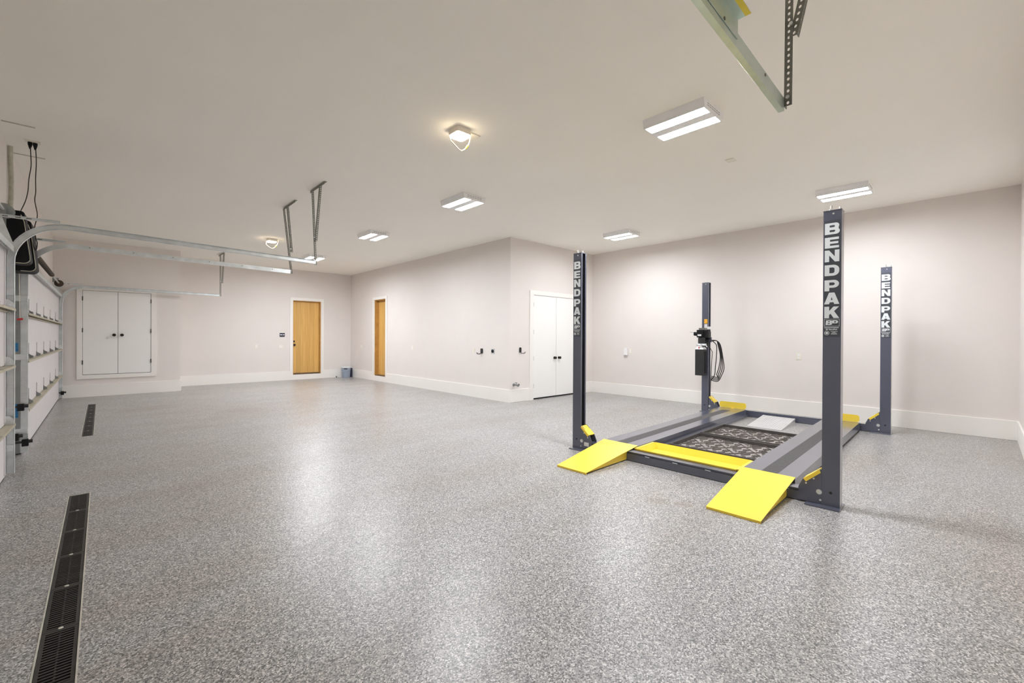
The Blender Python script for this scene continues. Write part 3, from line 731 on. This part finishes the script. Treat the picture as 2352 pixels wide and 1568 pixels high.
# hose bib
t = thing('hose_faucet', (6.13, Y3, .355), 'small metal hose faucet low on the closet wall by the corner', 'faucet')
b = MB(); b.lathe([(.03, 0), (.03, .006), (.012, .01), (.012, .06), (.018, .065), (.018, .09)], lambda x, y, h: (6.125 + x, Y3 - h, .355 + y), 14); b.cyl((6.125, Y3 - .075, .355), (6.165, Y3 - .105, .325), .011, 10)
b.build('spout', 'galv_mid', t, smooth=True)
b = MB(); b.lathe([(.028, 0), (.031, .006), (.028, .012)], lambda x, y, h: (6.125 + x, Y3 - .075 + y, .395 + h), 14); b.cyl((6.125, Y3 - .075, .365), (6.125, Y3 - .075, .398), .006, 8)
b.cyl((6.19, Y3 - .075, .355), (6.205, Y3 - .075, .355), .024, 12); b.cyl((6.125, Y3 - .075, .355), (6.19, Y3 - .075, .355), .006, 8)
b.build('handle', 'galv_mid', t, smooth=True)
# bucket in the far corner
bx, by = 5.78, 14.05
t = thing('bucket', (bx, by, 0), 'grey-blue plastic bucket with a pale lid standing in the far corner', 'bucket')
fn = lambda x, y, h: (bx + x, by + y, h)
MB().lathe([(.118, 0), (.122, .005), (.136, .25), (.146, .252), (.146, .262), (.137, .265), (.139, .31)], fn, 28).build('pail', 'bucket', t, smooth=True)
MB().lathe([(.142, .305), (.15, .308), (.15, .33), (.146, .345), (.135, .35), (.13, .343)], fn, 28).build('lid', 'bucketlid', t, smooth=True)
MB().tube([(bx - .147, by - .02, .15)] + [(bx - .147 * math.cos(a), by - .16 * math.sin(a) - .01, .15 + .11 * (1 - math.cos(a)) * .5) for a in [PI * k / 12 for k in range(1, 12)]] + [(bx + .147, by - .02, .26)], .003, 6).build('handle', 'galv_dark', t, smooth=True)
MB().box(bx - .13, bx - .02, by - .152, by - .148, .275, .298).build('label_strip', 'black', t)
tag(MB().prism(rrect(5.935, 5.995, 14.05, 14.13, .01), lambda u, v, w: (u, v, w), 0, .29).build('storage_tube', 'navy', bev=.004), 'narrow dark object standing against the corner behind the bucket', 'container')
t = thing('door_stop', (5.54, 14.235, 0), 'tiny brown door stop on the floor by the far baseboard', 'door stop')
MB().lathe([(.02, 0), (.02, .012), (.012, .02), (.014, .035), (.008, .042)], lambda x, y, h: (5.54 + x, 14.225 + y, h), 12).build('stop_body', 'bronze', t, smooth=True)

# ------------------------------------------------------------------ four post lift
LO = Vector((4.157, .736, 0)); LA, LB = .029, .013
def LF(u, v, z):
    return (LO.x + u * math.cos(LA) - v * math.sin(LB), LO.y + u * math.sin(LA) + v * math.cos(LB), z)
VW = 2.60; UL = 3.83
lift = thing('four_post_lift', LF(UL / 2, VW / 2, 0), 'dark slate four-post car lift with yellow ramps and white-lettered posts', 'car lift')
def lb(mb, name, mt, parent=lift, **k): return mb.build(name, mt, parent, xf=LF, **k)

# lettering outlines in a unit cell (x right, y up)
def glyphs():
    G = {}
    def D(x0, y0, x1, y1, r):   # right-rounded block
        return [(x0, y0)] + arc(x1 - r, y0 + r, r, 270, 360, 6) + arc(x1 - r, y1 - r, r, 0, 90, 6) + [(x0, y1)]
    G['B'] = [[(0, 0)] + arc(.76, .26, .26, 270, 400, 7) + [(.93, .52)] + arc(.74, .76, .24, -20, 90, 7) + [(0, 1)],
              [(.33, .2)] + arc(.62, .29, .09, 270, 450, 6) + [(.33, .38)], [(.33, .62)] + arc(.60, .71, .09, 270, 450, 6) + [(.33, .80)]]
    G['E'] = [[(0, 0), (.97, 0), (.97, .22), (.36, .22), (.36, .40), (.92, .40), (.92, .60), (.36, .60), (.36, .78), (.96, .78), (.96, 1), (0, 1)]]
    G['N'] = [[(0, 0), (.31, 0), (.31, .56), (.70, 0), (1, 0), (1, 1), (.69, 1), (.69, .44), (.30, 1), (0, 1)]]
    G['D'] = [[(0, 0)] + arc(.58, .42, .42, 270, 360, 7) + arc(.58, .58, .42, 0, 90, 7) + [(0, 1)],
              [(.33, .24)] + arc(.54, .38, .14, 270, 360, 5) + arc(.54, .62, .14, 0, 90, 5) + [(.33, .76)]]
    G['P'] = [[(0, 0), (.33, 0), (.33, .30)] + arc(.64, .65, .35, 270, 450, 12) + [(0, 1)], [(.33, .52)] + arc(.57, .65, .13, 270, 450, 8) + [(.33, .78)]]
    G['A'] = [[(0, 0), (.33, 0), (.38, .16), (.62, .16), (.67, 0), (1, 0), (.68, 1), (.32, 1)], [(.44, .36), (.56, .36), (.50, .62)]]
    G['K'] = [[(0, 0), (.33, 0), (.33, .28), (.43, .38), (.64, 0), (1.02, 0), (.67, .60), (1, 1), (.62, 1), (.33, .62), (.33, 1), (0, 1)]]
    return G
GL = glyphs()
def text_mesh(strokes, name, mt, parent, u_face, depth=.0006):
    """strokes: list of closed outlines in (v, z) -> filled flat mesh on the post face at u_face"""
    cu = bpy.data.curves.new(name, 'CURVE'); cu.dimensions = '2D'; cu.fill_mode = 'BOTH'
    for pl in strokes:
        sp = cu.splines.new('POLY'); sp.points.add(len(pl) - 1)
        for q, (a, b) in zip(sp.points, pl): q.co = (a, b, 0, 1)
        sp.use_cyclic_u = True
    ob = bpy.data.objects.new(name, cu); COL.objects.link(ob)
    bpy.context.view_layer.update()
    me = bpy.data.meshes.new_from_object(ob.evaluated_get(bpy.context.evaluated_depsgraph_get()))
    bpy.data.objects.remove(ob)
    mb = MB(); n = len(me.vertices)
    mb.v = [(u_face - depth, -v.co.x, v.co.y) for v in me.vertices]
    for p in me.polygons: mb.f.append(tuple(p.vertices)); mb.m.append(0)
    o = lb(mb, name, mt, parent)
    bpy.data.meshes.remove(me)
    return o
def font_outlines(txt, w, x, y):
    cu = bpy.data.curves.new('t', 'FONT'); cu.body = txt; cu.size = 1; cu.offset = .02
    ob = bpy.data.objects.new('t', cu); COL.objects.link(ob); bpy.context.view_layer.update()
    me = bpy.data.meshes.new_from_object(ob.evaluated_get(bpy.context.evaluated_depsgraph_get()))
    bpy.data.objects.remove(ob)
    xs = [v.co.x for v in me.vertices]; s = w / (max(xs) - min(xs)); x0 = min(xs)
    vs = [((v.co.x - x0) * s + x, v.co.y * s + y) for v in me.vertices]; fs = [tuple(p.vertices) for p in me.polygons]
    bpy.data.meshes.remove(me)
    return vs, fs

def make_post(u0, v0, open_sg, lettered):
    """u0, v0: the post's corner with smallest u, v; open_sg = direction of the open side in v"""
    W_, D_ = .117, .10; th = .006; lip = .022
    zt = 2.318
    p = MB(); v1 = v0 + W_; u1 = u0 + D_
    p.box(u0, u0 + th, v0, v1, .012, zt); p.box(u1 - th, u1, v0, v1, .012, zt)
    vw = v0 if open_sg > 0 else v1 - th
    p.box(u0 + th, u1 - th, vw, vw + th, .012, zt)
    vl = v1 - th if open_sg > 0 else v0
    p.box(u0 + th, u0 + lip, vl, vl + th, .012, zt); p.box(u1 - lip, u1 - th, vl, vl + th, .012, zt)
    post = lb(p, 'post', 'lift')
    # base plate with slotted ends
    inn = (v0 - .008, v1 + .105) if open_sg > 0 else (v0 - .105, v1 + .008)
    b = MB(); b.box(u0 - .065, u1 + .06, inn[0], inn[1], 0, .012); lb(b, 'base_plate', 'lift', post, bev=.002)
    # top cap, bolts
    c = MB(); c.box(u0 - .002, u1 + .002, v0 - .002, v1 + .002, zt, zt + .006); lb(c, 'cap', 'lift', post)
    cv = (v0 + v1) / 2
    for uu, vv, rr, hh in ((u0 + .03, cv + .012, .010, .04), (u0 + .055, cv - .04, .008, .03)):
        c = MB()
        c.cyl((uu, vv, zt + .006), (uu, vv, zt + .006 + hh * .35), rr * 1.6, 6); c.cyl((uu, vv, zt + .006), (uu, vv, zt + .006 + hh), rr, 8)
        lb(c, 'top_bolt', 'chrome', post)
    s = MB(); s.lathe([(.007, 0), (.007, .002), (.003, .003)], lambda a, b_, h: (u0 - h, cv - .006 + a, 2.295 + b_), 10); lb(s, 'face_bolt', 'chrome', post)
    s = MB(); s.lathe([(.011, 0), (.011, .0006)], lambda a, b_, h: (u0 - h, cv + a, .118 + b_), 12); lb(s, 'hole', 'dark_gap', post)
    # lock ladder and cable inside the channel
    s = MB(); s.box(u0 + .035, u0 + .065, cv - .005, cv + .005, .05, zt - .02); lb(s, 'lock_ladder', 'black_matte', post)
    # small screws low on the post
    if lettered:
        dk = MB(); dk.box(u0 - .0004, u0, cv - .052, cv + .052, 1.335, 2.245); lb(dk, 'decal', 'decal', post)
        w = .094; cx = cv + .002
        rows = [('B', 2.135, 2.223), ('E', 2.028, 2.112), ('N', 1.921, 2.012), ('D', 1.812, 1.897), ('P', 1.693, 1.779), ('A', 1.591, 1.681), ('K', 1.482, 1.572)]
        strokes = []
        for ch, za, zb in rows:
            ww = w if ch != 'A' else w * 1.04
            for ol in GL[ch]:
                strokes.append([(-(cx + ww / 2) + a * ww, za + b_ * (zb - za)) for a, b_ in ol])
        text_mesh(strokes, 'lettering', 'letter', post, u0, .0009)
        # boxed monogram
        st = []; xl = -(cx + w / 2)
        def rect(a0, a1, b0, b1): return [(a0, b0), (a1, b0), (a1, b1), (a0, b1)]
        st.append(rect(xl - .001, xl + w + .003, 1.418, 1.475)); st.append(rect(xl + .001, xl + w + .001, 1.420, 1.473))
        for ch, a0, ww in (('B', xl + .008, .040), ('P', xl + .048, .038)):
            for ol in GL[ch]: st.append([(a0 + a * ww + (b_ * .004), 1.429 + b_ * .036) for a, b_ in ol])
        text_mesh(st, 'monogram', 'letter', post, u0, .0009)
        st = []
        for k in range(16): st.append(rect(xl + .001 + k * .0058, xl + .0052 + k * .0058, 1.4045, 1.409))
        st.append(rect(xl, xl + w, 1.4105, 1.4118))
        st.append(arc(xl + .017, 1.366, .0165, 0, 350, 18)); st.append(arc(xl + .017, 1.366, .0135, 0, 350, 18)); st.append(arc(xl + .017, 1.366, .0095, 0, 340, 6))
        for r_, (n_, off) in enumerate(((9, 0), (4, .012), (7, .004), (8, .002))):
            for k in range(n_): st.append(rect(xl + .042 + off + k * .005, xl + .0455 + off + k * .005, 1.376 - r_ * .0068, 1.3795 - r_ * .0068))
        text_mesh(st, 'small_print', 'letter', post, u0, .0009)
        vs, fs = font_outlines('BP BendPak', w * .78, xl + .011, 1.389)
        mb = MB(); mb.v = [(u0 - .0009, -a, b_) for a, b_ in vs]; mb.f = fs; mb.m = [0] * len(fs); lb(mb, 'small_brand_line', 'letter', post)
    return post
pRF = make_post(0, 0, 1, True)
pLF = make_post(0, VW - .117, -1, True)
pLR = make_post(UL - .002, VW - .117 + .01, -1, False)
pRR = make_post(UL - .002, 0, 1, True)

# cross beams
for (ua, ub, front) in ((.004, .10, True), (UL + .0, UL + .096, False)):
    b = MB(); b.box(ua + .012, ub, .125, VW - .125, .006, .102)
    b.box(ua, ua + .012, .26, VW - .26, .006, .074); b.box(ua, ua + .03, .26, VW - .26, .074, .08)
    if front:
        b.box(ua, ua + .012, .26, VW - .26, .094, .102)
    cb = lb(b, 'cross_beam', 'lift')
    if front:
        for vv in (.34, .50, .98, 1.30, 1.60, 1.95, 2.2): lb(MB().tube([(ua - .001, vv, .081), (ua - .001, vv + .05, .083)], .004, 6), 'weld_bead', 'galv', cb)
    # end plates (pair) with a yellow guard over the slope, on both ends
    for flip in (False, True):
        def fv(v): return VW - v if flip else v
        poly = [(.118, .014), (.272, .014), (.275, .118), (.247, .182), (.135, .285), (.118, .288)]
        for u_ in (ua - .004, ub - .004):
            e = MB(); e.prism([(fv(a), z) for a, z in poly], lambda a, z, w: (w, a, z), u_, u_ + .008); lb(e, 'end_plate', 'lift', cb)
        g = MB(); top = [(.240, .192), (.132, .285), (.126, .276), (.234, .183)]
        g.prism([(fv(a), z) for a, z in top], lambda a, z, w: (w, a, z), ua - .010, ub + .008)
        lip_ = [(.240, .192), (.132, .285), (.122, .262), (.222, .170)]
        g.prism([(fv(a), z) for a, z in lip_], lambda a, z, w: (w, a, z), ua - .012, ua - .006)
        lb(g, 'guard', 'yellow', cb, bev=.001)['label'] = 'yellow guard strip'
        for a, z, r in ((.222, .158, .007), (.17, .205, .007), (.134, .108, .020), (.125, .045, .008)):
            s = MB(); s.lathe([(r, 0), (r, .004), (r * .5, .006)], lambda x, y, h: (ua - .004 - h, fv(a) + x, z + y), 12)
            lb(s, 'bolt', 'chrome', cb)
s = MB(); s.box(-.002, .0, VW - .235, VW - .17, .055, .10); lb(s, 'caution_label', 'paper')

# runways
def runway(va, vb, inner_hi, ramp):
    zt = .122; ua, ub = .165, UL - .03
    r = MB(); r.box(ua, ub, va, vb, zt - .006, zt); r.box(ua, ub, va, va + .006, .022, zt - .006); r.box(ua, ub, vb - .006, vb, .022, zt - .006)
    r.box(ua, ua + .006, va + .006, vb - .006, .022, zt - .006); r.box(ub - .006, ub, va + .006, vb - .006, .022, zt - .006)
    if inner_hi: r.box(ua + .1, ub - .02, vb, vb + .028, .03, .04); r.box(ua + .1, ub - .02, vb + .024, vb + .028, .002, .03)
    else: r.box(ua + .1, ub - .02, va - .028, va, .03, .04); r.box(ua + .1, ub - .02, va - .028, va - .024, .002, .03)
    rw = lb(r, 'runway', 'lift')
    vc = (va + vb) / 2
    g = MB(); g.box(ua + .02, UL - .33, vc - .064, vc + .064, zt, zt + .0012); lb(g, 'grip_strip', 'grip', rw)
    s = MB(); s.prism(rrect(va + .003, vb - .003, zt + .002, zt + .105, .034), lambda a, z, w: (w, a, z), ub - .012, ub - .004)
    s.box(ub - .03, ub - .004, vc - .02, vc + .02, zt, zt + .006)
    lb(s, 'wheel_stop', 'yellow', rw)['label'] = 'yellow rear wheel stop'
    # approach ramp
    f0, f1, t0, t1 = ramp
    q = MB(); uf, ut = -.725, .195
    zf = .018; zr = .131
    q.quadbox([(uf, f0, zf - .004), (ut, t0, zr - .004), (ut, t1, zr - .004), (uf, f1, zf - .004), (uf, f0, zf), (ut, t0, zr), (ut, t1, zr), (uf, f1, zf)])
    q.quadbox([(uf, f0 + .002, .001), (uf + .01, f0 + .002, .001), (uf + .01, f1 - .002, .001), (uf, f1 - .002, .001), (uf, f0 + .002, zf - .004), (uf + .01, f0 + .002, zf - .003), (uf + .01, f1 - .002, zf - .003), (uf, f1 - .002, zf - .004)])
    for e, off in ((0, .022), (1, -.022)):
        def vv(u):
            k = (u - uf) / (ut - uf); return (f0 + (t0 - f0) * k if e == 0 else f1 + (t1 - f1) * k) + off
        ub_ = .0
        def zz(u): return zf + (zr - zf) * (u - uf) / (ut - uf) - .004
        a, b_ = uf + .06, ub_
        t_ = .003
        q.quadbox([(a, vv(a) - t_, .006), (b_, vv(b_) - t_, .012), (b_, vv(b_) + t_, .012), (a, vv(a) + t_, .006), (a, vv(a) - t_, zz(a)), (b_ + .02, vv(b_ + .02) - t_, zz(b_ + .02)), (b_ + .02, vv(b_ + .02) + t_, zz(b_ + .02)), (a, vv(a) + t_, zz(a))])
    lb(q, 'approach_ramp', 'yellow')['label'] = 'yellow approach ramp'
    return rw
runway(.335, .763, True, (.348, .735, .338, .765))
runway(1.845, 2.283, False, (1.875, 2.240, 1.843, 2.285))

# power unit on the rear left post
pu_u0 = UL - .215
pv = VW + .0   # outer edge
def W2L(x, y):
    """world xy -> lift local u, v"""
    dx, dy = x - LO.x, y - LO.y
    ca, sa, cb_, sb = math.cos(LA), math.sin(LA), math.cos(LB), math.sin(LB)
    det = ca * cb_ + sb * sa
    return ((dx * cb_ + dy * sb) / det, (ca * dy - sa * dx) / det)
pu = MB(); pu.prism(rrect(7.745, 7.90, 3.34, 3.492, .012, 3), lambda a, b_, w: (a, b_, w), .66, 1.125)
power = pu.build('power_unit', 'black_matte', lift, bev=.004)
s = MB()
for k in range(4): s.box(7.775 + k * .03, 7.785 + k * .03, 3.337, 3.341, .70, 1.09)
s.build('tank_rib', 'black', power)
s = MB(); s.quadbox([(7.75, 3.345, 1.125), (7.895, 3.345, 1.125), (7.895, 3.487, 1.125), (7.75, 3.487, 1.125), (7.78, 3.365, 1.165), (7.87, 3.365, 1.165), (7.87, 3.465, 1.165), (7.78, 3.465, 1.165)])
s.build('tank_top', 'alu', power)
s = MB(); s.lathe([(.018, 0), (.018, .03), (.012, .035)], lambda x, y, h: (7.772 + x, 3.425 + y, 1.13 + h), 12); s.build('filler_cap', 'red', power, smooth=True)
s = MB(); s.box(7.77, 7.88, 3.345, 3.475, 1.185, 1.225); s.cyl((7.775, 3.46, 1.205), (7.775, 3.33, 1.205), .016, 10); s.cyl((7.76, 3.39, 1.225), (7.75, 3.41, 1.14), .007, 8); s.cyl((7.80, 3.33, 1.215), (7.80, 3.30, 1.165), .007, 8)
s.build('valve_block', 'galv', power)
s = MB(); s.lathe([(.05, 0), (.06, .005), (.06, .10), (.05, .11)], lambda x, y, h: (7.83 + x, 3.41 + y, 1.225 + h), 20); s.build('motor_base', 'black_matte', power, smooth=True)
s = MB(); s.box(7.77, 7.86, 3.375, 3.475, 1.335, 1.47); s.cyl((7.80, 3.42, 1.39), (7.80, 3.53, 1.40), .034, 14); s.box(7.77, 7.80, 3.50, 3.53, 1.37, 1.43)
s.build('motor', 'black', power, bev=.004)
s = MB(); s.cyl((7.79, 3.53, 1.425), (7.77, 3.60, 1.435), .005, 8); s.build('lever', 'chrome', power)
s = MB(); s.box(7.764, 7.769, 3.39, 3.455, 1.36, 1.39); s.build('spec_label', 'paper', power)
s = MB(); s.box(7.80, 7.87, 3.33, 3.45, 1.47, 1.505); s.build('top_cover', 'galv_dark', power)
s = MB(); s.box(7.86, 7.96, 3.30, 3.41, 1.33, 1.44); s.box(7.93, 7.957, 3.33, 3.44, 1.17, 1.48); s.build('mount_bracket', 'black_matte', power)
s = MB(); s.box(7.945, 7.95, 3.30, 3.36, 1.48, 1.53); s.build('notice_label', 'paper', power)
# warning labels on the post
lw = MB(); lw.box(UL - .0030, UL - .0022, VW - .088, VW - .030, 1.585, 1.665); lb(lw, 'warning_label', 'orange', pLR)['label'] = 'orange warning label'
lw = MB(); lw.box(UL - .0030, UL - .0022, VW - .086, VW - .032, 1.505, 1.575); lb(lw, 'notice_label', 'paper', pLR)
ys = []
# hoses looping off the right side of the post
random.seed(3)
for i in range(5):
    dx = i * .012; R1 = .172 - i * .034; zb = .55 + i * .022
    pts = [(7.99 + dx, 3.30, 1.285 - i * .004), (7.99 + dx, 3.235 - R1 * .15, 1.275), (7.99 + dx, 3.18 - R1 * .2 + i * .012, 1.20), (7.99 + dx, 3.20 - R1 * .55, 1.0), (7.99 + dx, 3.255 - R1, .80), (7.99 + dx, 3.29 - R1, .68), (7.99 + dx, 3.22 - R1 * .2, zb + .01), (7.99 + dx, 3.31, zb + .02)]
    if i == 4: pts = [(8.0, 3.29, 1.27), (8.0, 3.22, 1.20), (8.0, 3.215, 1.05), (8.0, 3.235, .80), (8.0, 3.25, .66), (8.0, 3.31, .57)]
    P_ = [Vector(p) for p in pts]; out = []
    for a in range(len(P_) - 1):
        p0 = P_[max(a - 1, 0)]; p1 = P_[a]; p2 = P_[a + 1]; p3 = P_[min(a + 2, len(P_) - 1)]
        for k in range(6):
            u = k / 6
            out.append(.5 * ((2 * p1) + (p2 - p0) * u + (2 * p0 - 5 * p1 + 4 * p2 - p3) * u * u + (3 * p1 - p0 - 3 * p2 + p3) * u ** 3))
    out.append(P_[-1])
    MB().tube(out, .0075, 8).build('hose', 'rubber', power, smooth=True)
MB().tube([(7.87, 3.33, 1.20), (7.90, 3.29, 1.15), (7.95, 3.27, 1.08), (7.96, 3.285, .9), (7.965, 3.30, .6), (7.965, 3.31, .3), (7.97, 3.30, .15)], .006, 8).build('hose', 'rubber', power, smooth=True)
s = MB(); s.box(7.965, 8.0, 3.30, 3.334, 1.25, 1.34); s.build('hose_clamp', 'lift', power)

# yellow jack tray between the runways
def tray_shell(mb, u0, u1, v0, v1, zb, zt, wall=.006, slope=.03):
    mb.box(u0 + slope, u1 - slope, v0 + slope, v1 - slope, zb, zb + .004)
    def side(a, b, c, d):  # bottom edge a-b, top edge c-d, with thickness upward/inward
        mb.quadbox([a, b, d, c, (a[0], a[1], a[2] + .005), (b[0], b[1], b[2] + .005), (d[0], d[1], d[2] + .005), (c[0], c[1], c[2] + .005)])
    U0, U1, V0, V1 = u0 + slope, u1 - slope, v0 + slope, v1 - slope
    side((U0, V0, zb), (U0, V1, zb), (u0, v0, zt), (u0, v1, zt)); side((U1, V0, zb), (U1, V1, zb), (u1, v0, zt), (u1, v1, zt))
    side((U0, V0, zb), (U1, V0, zb), (u0, v0, zt), (u1, v0, zt)); side((U0, V1, zb), (U1, V1, zb), (u0, v1, zt), (u1, v1, zt))
jt = thing('jack_tray', LF(.34, 1.30, 0), 'yellow open steel tray lying between the runways behind the front beam', 'tray')
m_ = MB(); tray_shell(m_, .108, .545, .790, 1.815, .045, .112); m_.box(.108, .125, .79, 1.815, .105, .112)
lb(m_, 'pan', 'yellow', jt)
for va, vb in ((.768, .792), (1.813, 1.84)): lb(MB().box(.12, .53, va, vb, .104, .118), 'side_lip', 'yellow', jt)
for v in (.85, 1.75): lb(MB().box(.18, .45, v - .03, v + .03, .0005, .045), 'support_foot', 'black_matte', jt)

# black drip trays with embossed floors
def drip_tray(u0, u1, v0, v1, z, label, seed):
    t = thing('drip_tray', LF((u0 + u1) / 2, (v0 + v1) / 2, 0), label, 'drip tray', 'black plastic drip trays between the runways')
    b = MB(); b.box(u0 + .01, u1 - .01, v0 + .01, v1 - .01, z, z + .004)
    for a in ((u0, u1, v0, v0 + .022), (u0, u1, v1 - .022, v1), (u0, u0 + .022, v0 + .022, v1 - .022), (u1 - .022, u1, v0 + .022, v1 - .022)):
        b.box(a[0], a[1], a[2], a[3], z, z + .048)
    tp = lb(b, 'tray_body', 'tray', t, bev=.004)
    f = MB(); f.box(u0 + .03, u1 - .03, v0 + .03, v1 - .03, z + .004, z + .006); lb(f, 'tray_floor', 'tray_face', t)
    r = MB(); rnd = random.Random(seed); nu, nv = 4, 6
    du = (u1 - u0 - .06) / nu; dv = (v1 - v0 - .06) / nv; zz = z + .012
    for i in range(nu):
        for j in range(nv):
            cu_, cv_ = u0 + .03 + du * (i + .5), v0 + .03 + dv * (j + .5); hu, hv = du * .48, dv * .48
            up = (i + j) % 2
            sg = 1 if up else -1
            r.bar((cu_ - hu, cv_ - hv * sg, zz), (cu_ + hu, cv_ + hv * sg, zz), .007, .012)
            if up:
                for k in range(4): r.bar((cu_ - hu * .8, cv_ + hv * (.1 + .2 * k), zz), (cu_ + hu * (.3 - .2 * k) , cv_ + hv * (.1 + .2 * k), zz), .006, .012)
                r.bar((cu_ + hu * .1, cv_ - hv * .9, zz), (cu_ + hu * .9, cv_ - hv * .1, zz), .006, .012)
                r.bar((cu_ + hu * .35, cv_ - hv * .9, zz), (cu_ + hu * .9, cv_ - hv * .4, zz), .006, .012)
            else:
                r.bar((cu_ - hu * .9, cv_ - hv * .2, zz), (cu_ - hu * .1, cv_ - hv * .9, zz), .006, .012)
                r.bar((cu_ + hu * .9, cv_ + hv * .1, zz), (cu_ + hu * .2, cv_ + hv * .9, zz), .006, .012)
                r.bar((cu_ - hu * .5, cv_ - hv * .5, zz), (cu_ - hu * .9, cv_ + hv * .1, zz), .006, .012)
                r.bar((cu_ + hu * .5, cv_ - hv * .1, zz), (cu_ + hu * .1, cv_ + hv * .5, zz), .006, .012)
    lb(r, 'tray_ribs', 'tray_rib', t)
    return t
drip_tray(.87, 1.745, .80, 1.805, .002, 'black embossed drip tray right behind the yellow jack tray', 1)
drip_tray(1.80, 2.615, .80, 1.80, .002, 'black embossed drip tray nearer the silver wheel ramp', 2)

# silver wheel ramp
wr = thing('wheel_ramp', LF(3.4, 1.4, 0), 'ribbed silver aluminium wedge ramp lying against the rear beam', 'wheel ramp')
m_ = MB(); ua, ub, va, vb = 2.97, 3.775, 1.125, 1.585
N = 14; dv = (vb - va) / N
for k in range(N):
    a, b_ = va + k * dv + .002, va + (k + 1) * dv - .002
    for (p, q, lo) in ((a, b_, 0), (b_, b_ + .004, -.0035)):
        if k == N - 1 and lo: continue
        m_.quadbox([(ua, p, .001), (ub, p, .066 + lo), (ub, q, .066 + lo), (ua, q, .001), (ua, p, .007 + lo * .8), (ub, p, .072 + lo), (ub, q, .072 + lo), (ua, q, .007 + lo * .8)])
lb(m_, 'deck', 'alu', wr)
for v in (va, vb - .004, (va + vb) / 2):
    m_ = MB(); m_.prism([(ua + .05, .001), (ub - .02, .001), (ub - .02, .066), (ua + .05, .005)], lambda a, z, w: (a, w, z), v, v + .004)
    lb(m_, 'side_web', 'alu', wr)

# ------------------------------------------------------------------ camera
cam = bpy.data.cameras.new('camera'); co = bpy.data.objects.new('camera', cam); COL.objects.link(co)
yaw, pitch, roll = .7519, -.0032, .0048
fw = Vector((math.sin(yaw) * math.cos(pitch), math.cos(yaw) * math.cos(pitch), math.sin(pitch)))
r0 = Vector((math.cos(yaw), -math.sin(yaw), 0)); u0 = r0.cross(fw)
rr = r0 * math.cos(roll) + u0 * math.sin(roll); uu = -r0 * math.sin(roll) + u0 * math.cos(roll)
co.matrix_world = Matrix(((rr.x, uu.x, -fw.x, 0), (rr.y, uu.y, -fw.y, 0), (rr.z, uu.z, -fw.z, 1.32), (0, 0, 0, 1)))
cam.sensor_width = 36; cam.lens = 1007.13 / 2352 * 36
cam.shift_y = -(784 - 777.76) / 2352
cam.clip_start = .02; cam.clip_end = 100
SC.camera = co

w = bpy.data.worlds.new('world'); SC.world = w; w.use_nodes = True
w.node_tree.nodes['Background'].inputs[0].default_value = (.6, .65, .7, 1); w.node_tree.nodes['Background'].inputs[1].default_value = .3
SC.view_settings.view_transform = 'Standard'; SC.view_settings.look = 'None'
SC.view_settings.gamma = 1; SC.view_settings.use_curve_mapping = False
SC.view_settings.exposure = 0.07
SC.cycles.max_bounces = 14; SC.cycles.diffuse_bounces = 10
